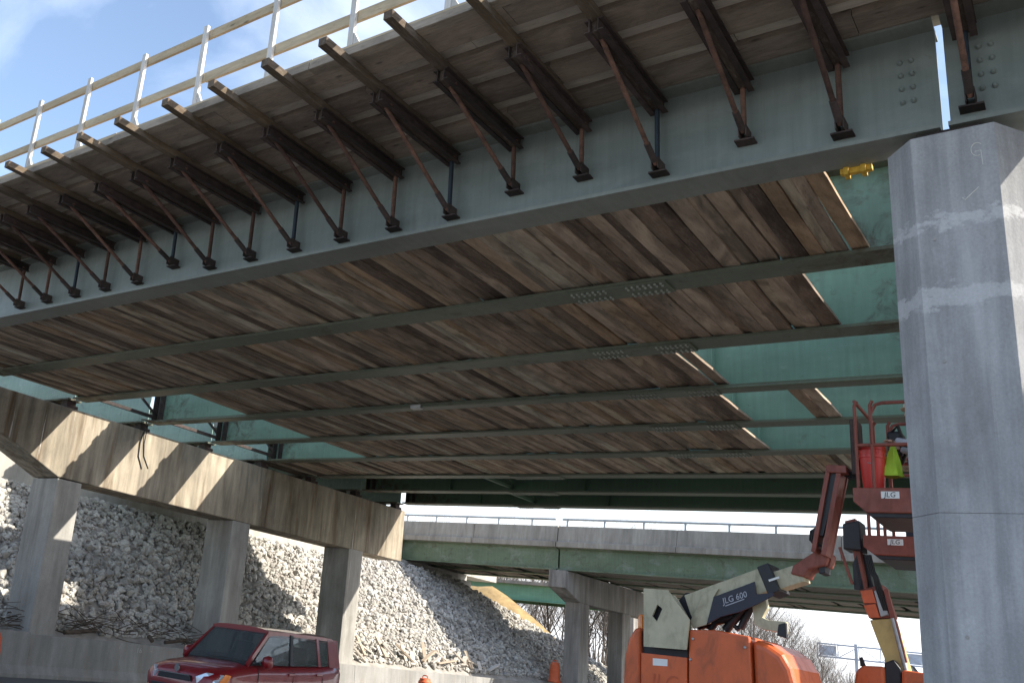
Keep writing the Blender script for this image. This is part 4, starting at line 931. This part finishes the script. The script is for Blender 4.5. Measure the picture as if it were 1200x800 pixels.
PB('main_boom', [(1019, 726), (1046, 724), (1068, 800), (1040, 804), (1036, 770), (1028, 750)], 13.4, 13.7, 'yel_boom', 0.012)
PB('upper_boom_tube', [(1035, 690), (1040, 689), (1063, 775), (1057, 778)], 13.32, 13.38, 'red_arm', 0.006)
MB().tube([at(1046, 724, 13.34), at(1063, 790, 13.34)], 0.03, 8).build('lift_cylinder', 'galv', l2, smooth=50)
for k in range(4):
    MB().tube([at(1014+k*2, 650, 13.4), at(1019+k*2, 670, 13.36), at(1024+k*1.5, 676, 13.34), at(1027+k*2, 690, 13.36), at(1036+k*2, 715, 13.36)], 0.014, 6).build('hose', 'cable', l2, smooth=60)
PB('hood', [(994, 860), (1002, 786), (1010, 779), (1036, 780), (1040, 860)], 13.2, 14.9, 'orange', 0.04)
PB('hood', [(1056, 860), (1056, 784), (1100, 790), (1104, 860)], 13.2, 14.9, 'orange', 0.04)
PB('boom_cradle', [(1037, 860), (1036, 776), (1047, 772), (1056, 784), (1056, 860)], 13.25, 14.6, 'black', 0.02)
PB('exhaust', [(1008, 780), (1007, 770), (1010, 769), (1014, 780)], 13.5, 13.56, 'black', 0.004)
xa_, xb_ = at(994, 860, 13.2)[0], at(1104, 860, 13.2)[0]
B(xa_-0.1, xb_+0.3, 13.2, 15.5, -1.25, -0.85).build('chassis', 'galv', l2, bevel=0.03)
for x in (xa_-0.1, xb_+0.3):
    for y in (13.6, 15.1): MB().lathe((x, y, G+0.46), [(0.2, -0.18), (0.42, -0.18), (0.46, -0.13), (0.46, 0.13), (0.42, 0.18), (0.2, 0.18)], 20, axis=0).build('wheel', 'rubber', l2, smooth=40)

# ------------------------------------------------------------------ worker crouching in the upper platform
wx, wy, wz = at(1086, 540, 11.6)[0], 11.6, ZT-0.0
pe = thing('person', 'crouching worker in a yellow-green vest and tan hard hat, mostly behind the column', 'person', (wx, wy, wz))
def skin(nm, verts, edges, radii, mat, sub=2):
    a = np.array(verts) @ L.T; me = bpy.data.meshes.new(nm); me.from_pydata(a.tolist(), edges, []); me.materials.append(M[mat])
    o = link(nm, me, pe, (wx, wy, wz))
    mod = o.modifiers.new('skin', 'SKIN'); mod.use_smooth_shade = True
    if not me.skin_vertices:
        bm = bmesh.new(); bm.from_mesh(me); bm.verts.layers.skin.verify(); bm.to_mesh(me); bm.free()
    for i, r in enumerate(radii): me.skin_vertices[0].data[i].radius = r if isinstance(r, tuple) else (r, r)
    me.skin_vertices[0].data[0].use_root = True
    sb = o.modifiers.new('sub', 'SUBSURF'); sb.levels = sub; sb.render_levels = sub
    return o
# facing -x, squatting; pelvis low, torso leaning forward
vb = [(0.16,0,0.32),(0.08,0,0.48),(0.0,0,0.66),(-0.05,0,0.78),(-0.08,0,0.86),(-0.11,0,0.97),
      (-0.16,0.12,0.40),(0.06,0.13,0.10),(-0.08,0.14,0.04),(-0.16,-0.12,0.40),(0.06,-0.13,0.10),(-0.08,-0.14,0.04),
      (-0.02,0.2,0.75),(-0.14,0.25,0.56),(-0.32,0.16,0.60),(-0.02,-0.2,0.75),(-0.14,-0.25,0.56),(-0.30,-0.18,0.62)]
eb = [(0,1),(1,2),(2,3),(3,4),(4,5),(0,6),(6,7),(7,8),(0,9),(9,10),(10,11),(3,12),(12,13),(13,14),(3,15),(15,16),(16,17)]
rb = [(0.14,0.12),(0.13,0.11),(0.15,0.12),(0.1,0.09),(0.055,0.055),(0.085,0.1),0.08,0.055,0.045,0.08,0.055,0.045,0.065,0.05,0.04,0.065,0.05,0.04]
body = skin('body', vb, eb, rb, 'sleeve')
skin('vest', [(0.10,0,0.44),(0.0,0,0.64),(-0.05,0,0.76),(-0.04,0.15,0.75),(-0.04,-0.15,0.75)], [(0,1),(1,2),(2,3),(2,4)], [(0.15,0.135),(0.175,0.145),(0.12,0.11),0.085,0.085], 'hiviz')
skin('trousers', [(0.15,0,0.34),(-0.16,0.12,0.41),(0.05,0.13,0.12),(-0.16,-0.12,0.41),(0.05,-0.13,0.12)], [(0,1),(1,2),(0,3),(3,4)], [(0.16,0.14),0.095,0.068,0.095,0.068], 'jeans')
for s_ in (-1, 1):
    vh = [(-0.31,s_*0.17,0.61),(-0.36,s_*0.165,0.62),(-0.40,s_*0.19,0.625),(-0.44,s_*0.19,0.61),(-0.405,s_*0.17,0.63),(-0.45,s_*0.165,0.615),(-0.40,s_*0.15,0.63),(-0.445,s_*0.145,0.61),(-0.39,s_*0.132,0.625),(-0.425,s_*0.125,0.605),(-0.34,s_*0.13,0.60),(-0.37,s_*0.115,0.585)]
    skin('hand', vh, [(0,1),(1,2),(2,3),(1,4),(4,5),(1,6),(6,7),(1,8),(8,9),(0,10),(10,11)], [(0.03,0.02),(0.035,0.018)]+[0.009,0.008]*4+[0.011,0.009], 'skin', 1)
    MB().lathe((0,0,0), [(0.03, 0), (0.05, 0.01), (0.05, 0.07), (0.03, 0.09)], 10)
hx = (wx-0.115, wy, wz+1.0)
fc = MB().lathe(hx, [(0.03, -0.12), (0.06, -0.10), (0.078, -0.04), (0.082, 0.02), (0.075, 0.08), (0.04, 0.11)], 16).build('head', 'skin', pe, smooth=70)
MB().lathe((hx[0]-0.085, hx[1], hx[2]-0.02), [(0.006, 0.025), (0.014, -0.005), (0.012, -0.018)], 8).build('nose', 'skin', fc, smooth=70)
for s_ in (-1, 1):
    MB().lathe((hx[0]-0.074, hx[1]+s_*0.03, hx[2]+0.012), [(0.004, -0.006), (0.009, 0), (0.004, 0.006)], 8).build('eye', 'black', fc, smooth=70)
    MB().lathe((hx[0]+0.0, hx[1]+s_*0.082, hx[2]-0.01), [(0.012, -0.03), (0.02, 0.0), (0.012, 0.03)], 8).build('ear', 'skin', fc, smooth=70)
MB().box(hx[0]-0.079, hx[0]-0.07, hx[1]-0.022, hx[1]+0.022, hx[2]-0.062, hx[2]-0.055).build('mouth', 'red_arm', fc)
MB().lathe((hx[0]-0.005, hx[1], hx[2]+0.035), [(0.135, 0), (0.135, 0.008), (0.105, 0.014), (0.10, 0.06), (0.075, 0.10), (0.03, 0.118)], 20).build('hard_hat', 'hat', pe, smooth=50)

# ------------------------------------------------------------------ bare trees beyond
def tree_mesh(seed, h):
    r_ = random.Random(seed); tr = MB(); tw = MB()
    def grow(p, d, l, rad, lev):
        n = 3; path = [p]; q = p; dd = d.copy()
        for i in range(n):
            dd = (dd+Vector((r_.uniform(-1, 1), r_.uniform(-1, 1), r_.uniform(-0.3, 0.7)))*0.13).normalized(); q = q+dd*(l/n); path.append(q)
        (tr if lev < 2 else tw).tube(path, [rad*(1-0.55*i/n) for i in range(n+1)], 6 if lev < 2 else 3, cap=False)
        if lev >= 5: return
        k = (7, 5, 4, 4, 3)[lev]
        for i in range(k):
            t = 0.35+0.65*(i+r_.random())/k if lev == 0 else 0.25+0.75*(i+r_.random())/k
            t = min(t, 0.99); j = min(int(t*n), n-1); b_ = path[j].lerp(path[j+1], t*n-j)
            a = r_.uniform(0, 6.283); perp = Vector((math.cos(a), math.sin(a), r_.uniform(0.2, 0.9)))
            grow(b_, (dd*0.75+perp*0.75).normalized(), l*r_.uniform(0.42, 0.66), rad*(1-0.55*t)*0.57, lev+1)
    grow(Vector((0, 0, -0.3)), Vector((r_.uniform(-0.05, 0.05), r_.uniform(-0.05, 0.05), 1)), h, h*0.013, 0)
    return (tr.mesh('trunk', M['bark'], (0,0,0), 60, shear=False), tw.mesh('crown', M['twig'], (0,0,0), shear=False))
TV = [tree_mesh(11+s, h) for s, h in enumerate((8.5, 7.5, 9.5, 6.5))]
def tree(x, y, z, s, lab, grp):
    t = thing('bare_tree', lab, 'tree', (x, y, z), grp)
    t.rotation_euler = (0, 0, random.uniform(0, 6.28)); t.scale = (s, s, s)
    for me, nm in zip(random.choice(TV), ('trunk', 'crown')):
        o = bpy.data.objects.new(nm, me); COL.objects.link(o); o.parent = t
for k in range(105):
    y = random.uniform(66, 105); x = -0.62*y + random.uniform(-16, 14)
    tree(x, y, G+random.uniform(0, 1.0), random.uniform(0.8, 1.25), 'bare winter tree in the wood seen under the far bridge', 'bare trees beyond the far bridge')
for k in range(80):
    y = random.uniform(66, 112); rt_ = random.uniform(-0.41, -0.19); x = rt_*y
    tree(x, y, G-0.3, random.uniform(0.75, 1.05)*(0.34+0.62*min(1, max(0, (-0.22-rt_)/0.14)))*(0.75+0.25*y/80), 'small bare tree against white sky right of the orange lift', 'bare saplings at right')
for k in range(7):
    tree(-43-random.uniform(0, 14), random.uniform(44, 62), 4.6, random.uniform(0.3, 0.5), 'bare treetop showing above the far bridge railing at left', 'treetops behind the far railing')
# low brush at the wood's edge
vx = (at(1045, 548, 11.5)[0], 11.5, ZT+0.201)
vh_ = at(1047, 522, 11.5)[2]-vx[2]
vm = MB(); nn = 28
for i_ in range(9):
    tt = i_/8; 
    for k in range(nn):
        a = 2*math.pi*k/nn; r_ = (0.095*(1-tt)**0.8+0.02)*(1+0.16*math.sin(5*a+2*tt)+0.08*math.sin(11*a+5*tt)); vm.v.append((vx[0]+r_*math.cos(a)+0.03*tt, vx[1]+r_*math.sin(a)*0.8, vx[2]+tt*vh_))
vm.f = [(i_*nn+k, i_*nn+(k+1)%nn, (i_+1)*nn+(k+1)%nn, (i_+1)*nn+k) for i_ in range(8) for k in range(nn)]+[tuple(range(8*nn, 9*nn)), tuple(range(nn))]
tag(vm.build('safety_vest', 'hiviz', smooth=60), 'crumpled yellow-green safety vest heaped beside the red bucket', 'vest')
ub = MB(); rr = random.Random(5)
for k in range(9000):
    y = rr.uniform(60, 90); x = rr.uniform(-0.85, -0.14)*y; p = Vector((x, y, G-0.2)); h = rr.uniform(0.8, 4.2)
    q = p+Vector((rr.uniform(-0.5, 0.5), rr.uniform(-0.5, 0.5), h)); ub.tube([p, p.lerp(q, 0.5)+Vector((rr.uniform(-0.2, 0.2), 0, 0)), q], [0.03, 0.018, 0.006], 3, cap=False)
tag(ub.build('undergrowth', 'twig', origin=(-35, 72, G)), 'grey leafless undergrowth below the bare trees', 'undergrowth', kind='stuff')

# distant truss gantry and power pole at right
tg = thing('truss_footbridge', 'pale distant truss footbridge beyond the trees at right', 'bridge', (-19, 80, G))
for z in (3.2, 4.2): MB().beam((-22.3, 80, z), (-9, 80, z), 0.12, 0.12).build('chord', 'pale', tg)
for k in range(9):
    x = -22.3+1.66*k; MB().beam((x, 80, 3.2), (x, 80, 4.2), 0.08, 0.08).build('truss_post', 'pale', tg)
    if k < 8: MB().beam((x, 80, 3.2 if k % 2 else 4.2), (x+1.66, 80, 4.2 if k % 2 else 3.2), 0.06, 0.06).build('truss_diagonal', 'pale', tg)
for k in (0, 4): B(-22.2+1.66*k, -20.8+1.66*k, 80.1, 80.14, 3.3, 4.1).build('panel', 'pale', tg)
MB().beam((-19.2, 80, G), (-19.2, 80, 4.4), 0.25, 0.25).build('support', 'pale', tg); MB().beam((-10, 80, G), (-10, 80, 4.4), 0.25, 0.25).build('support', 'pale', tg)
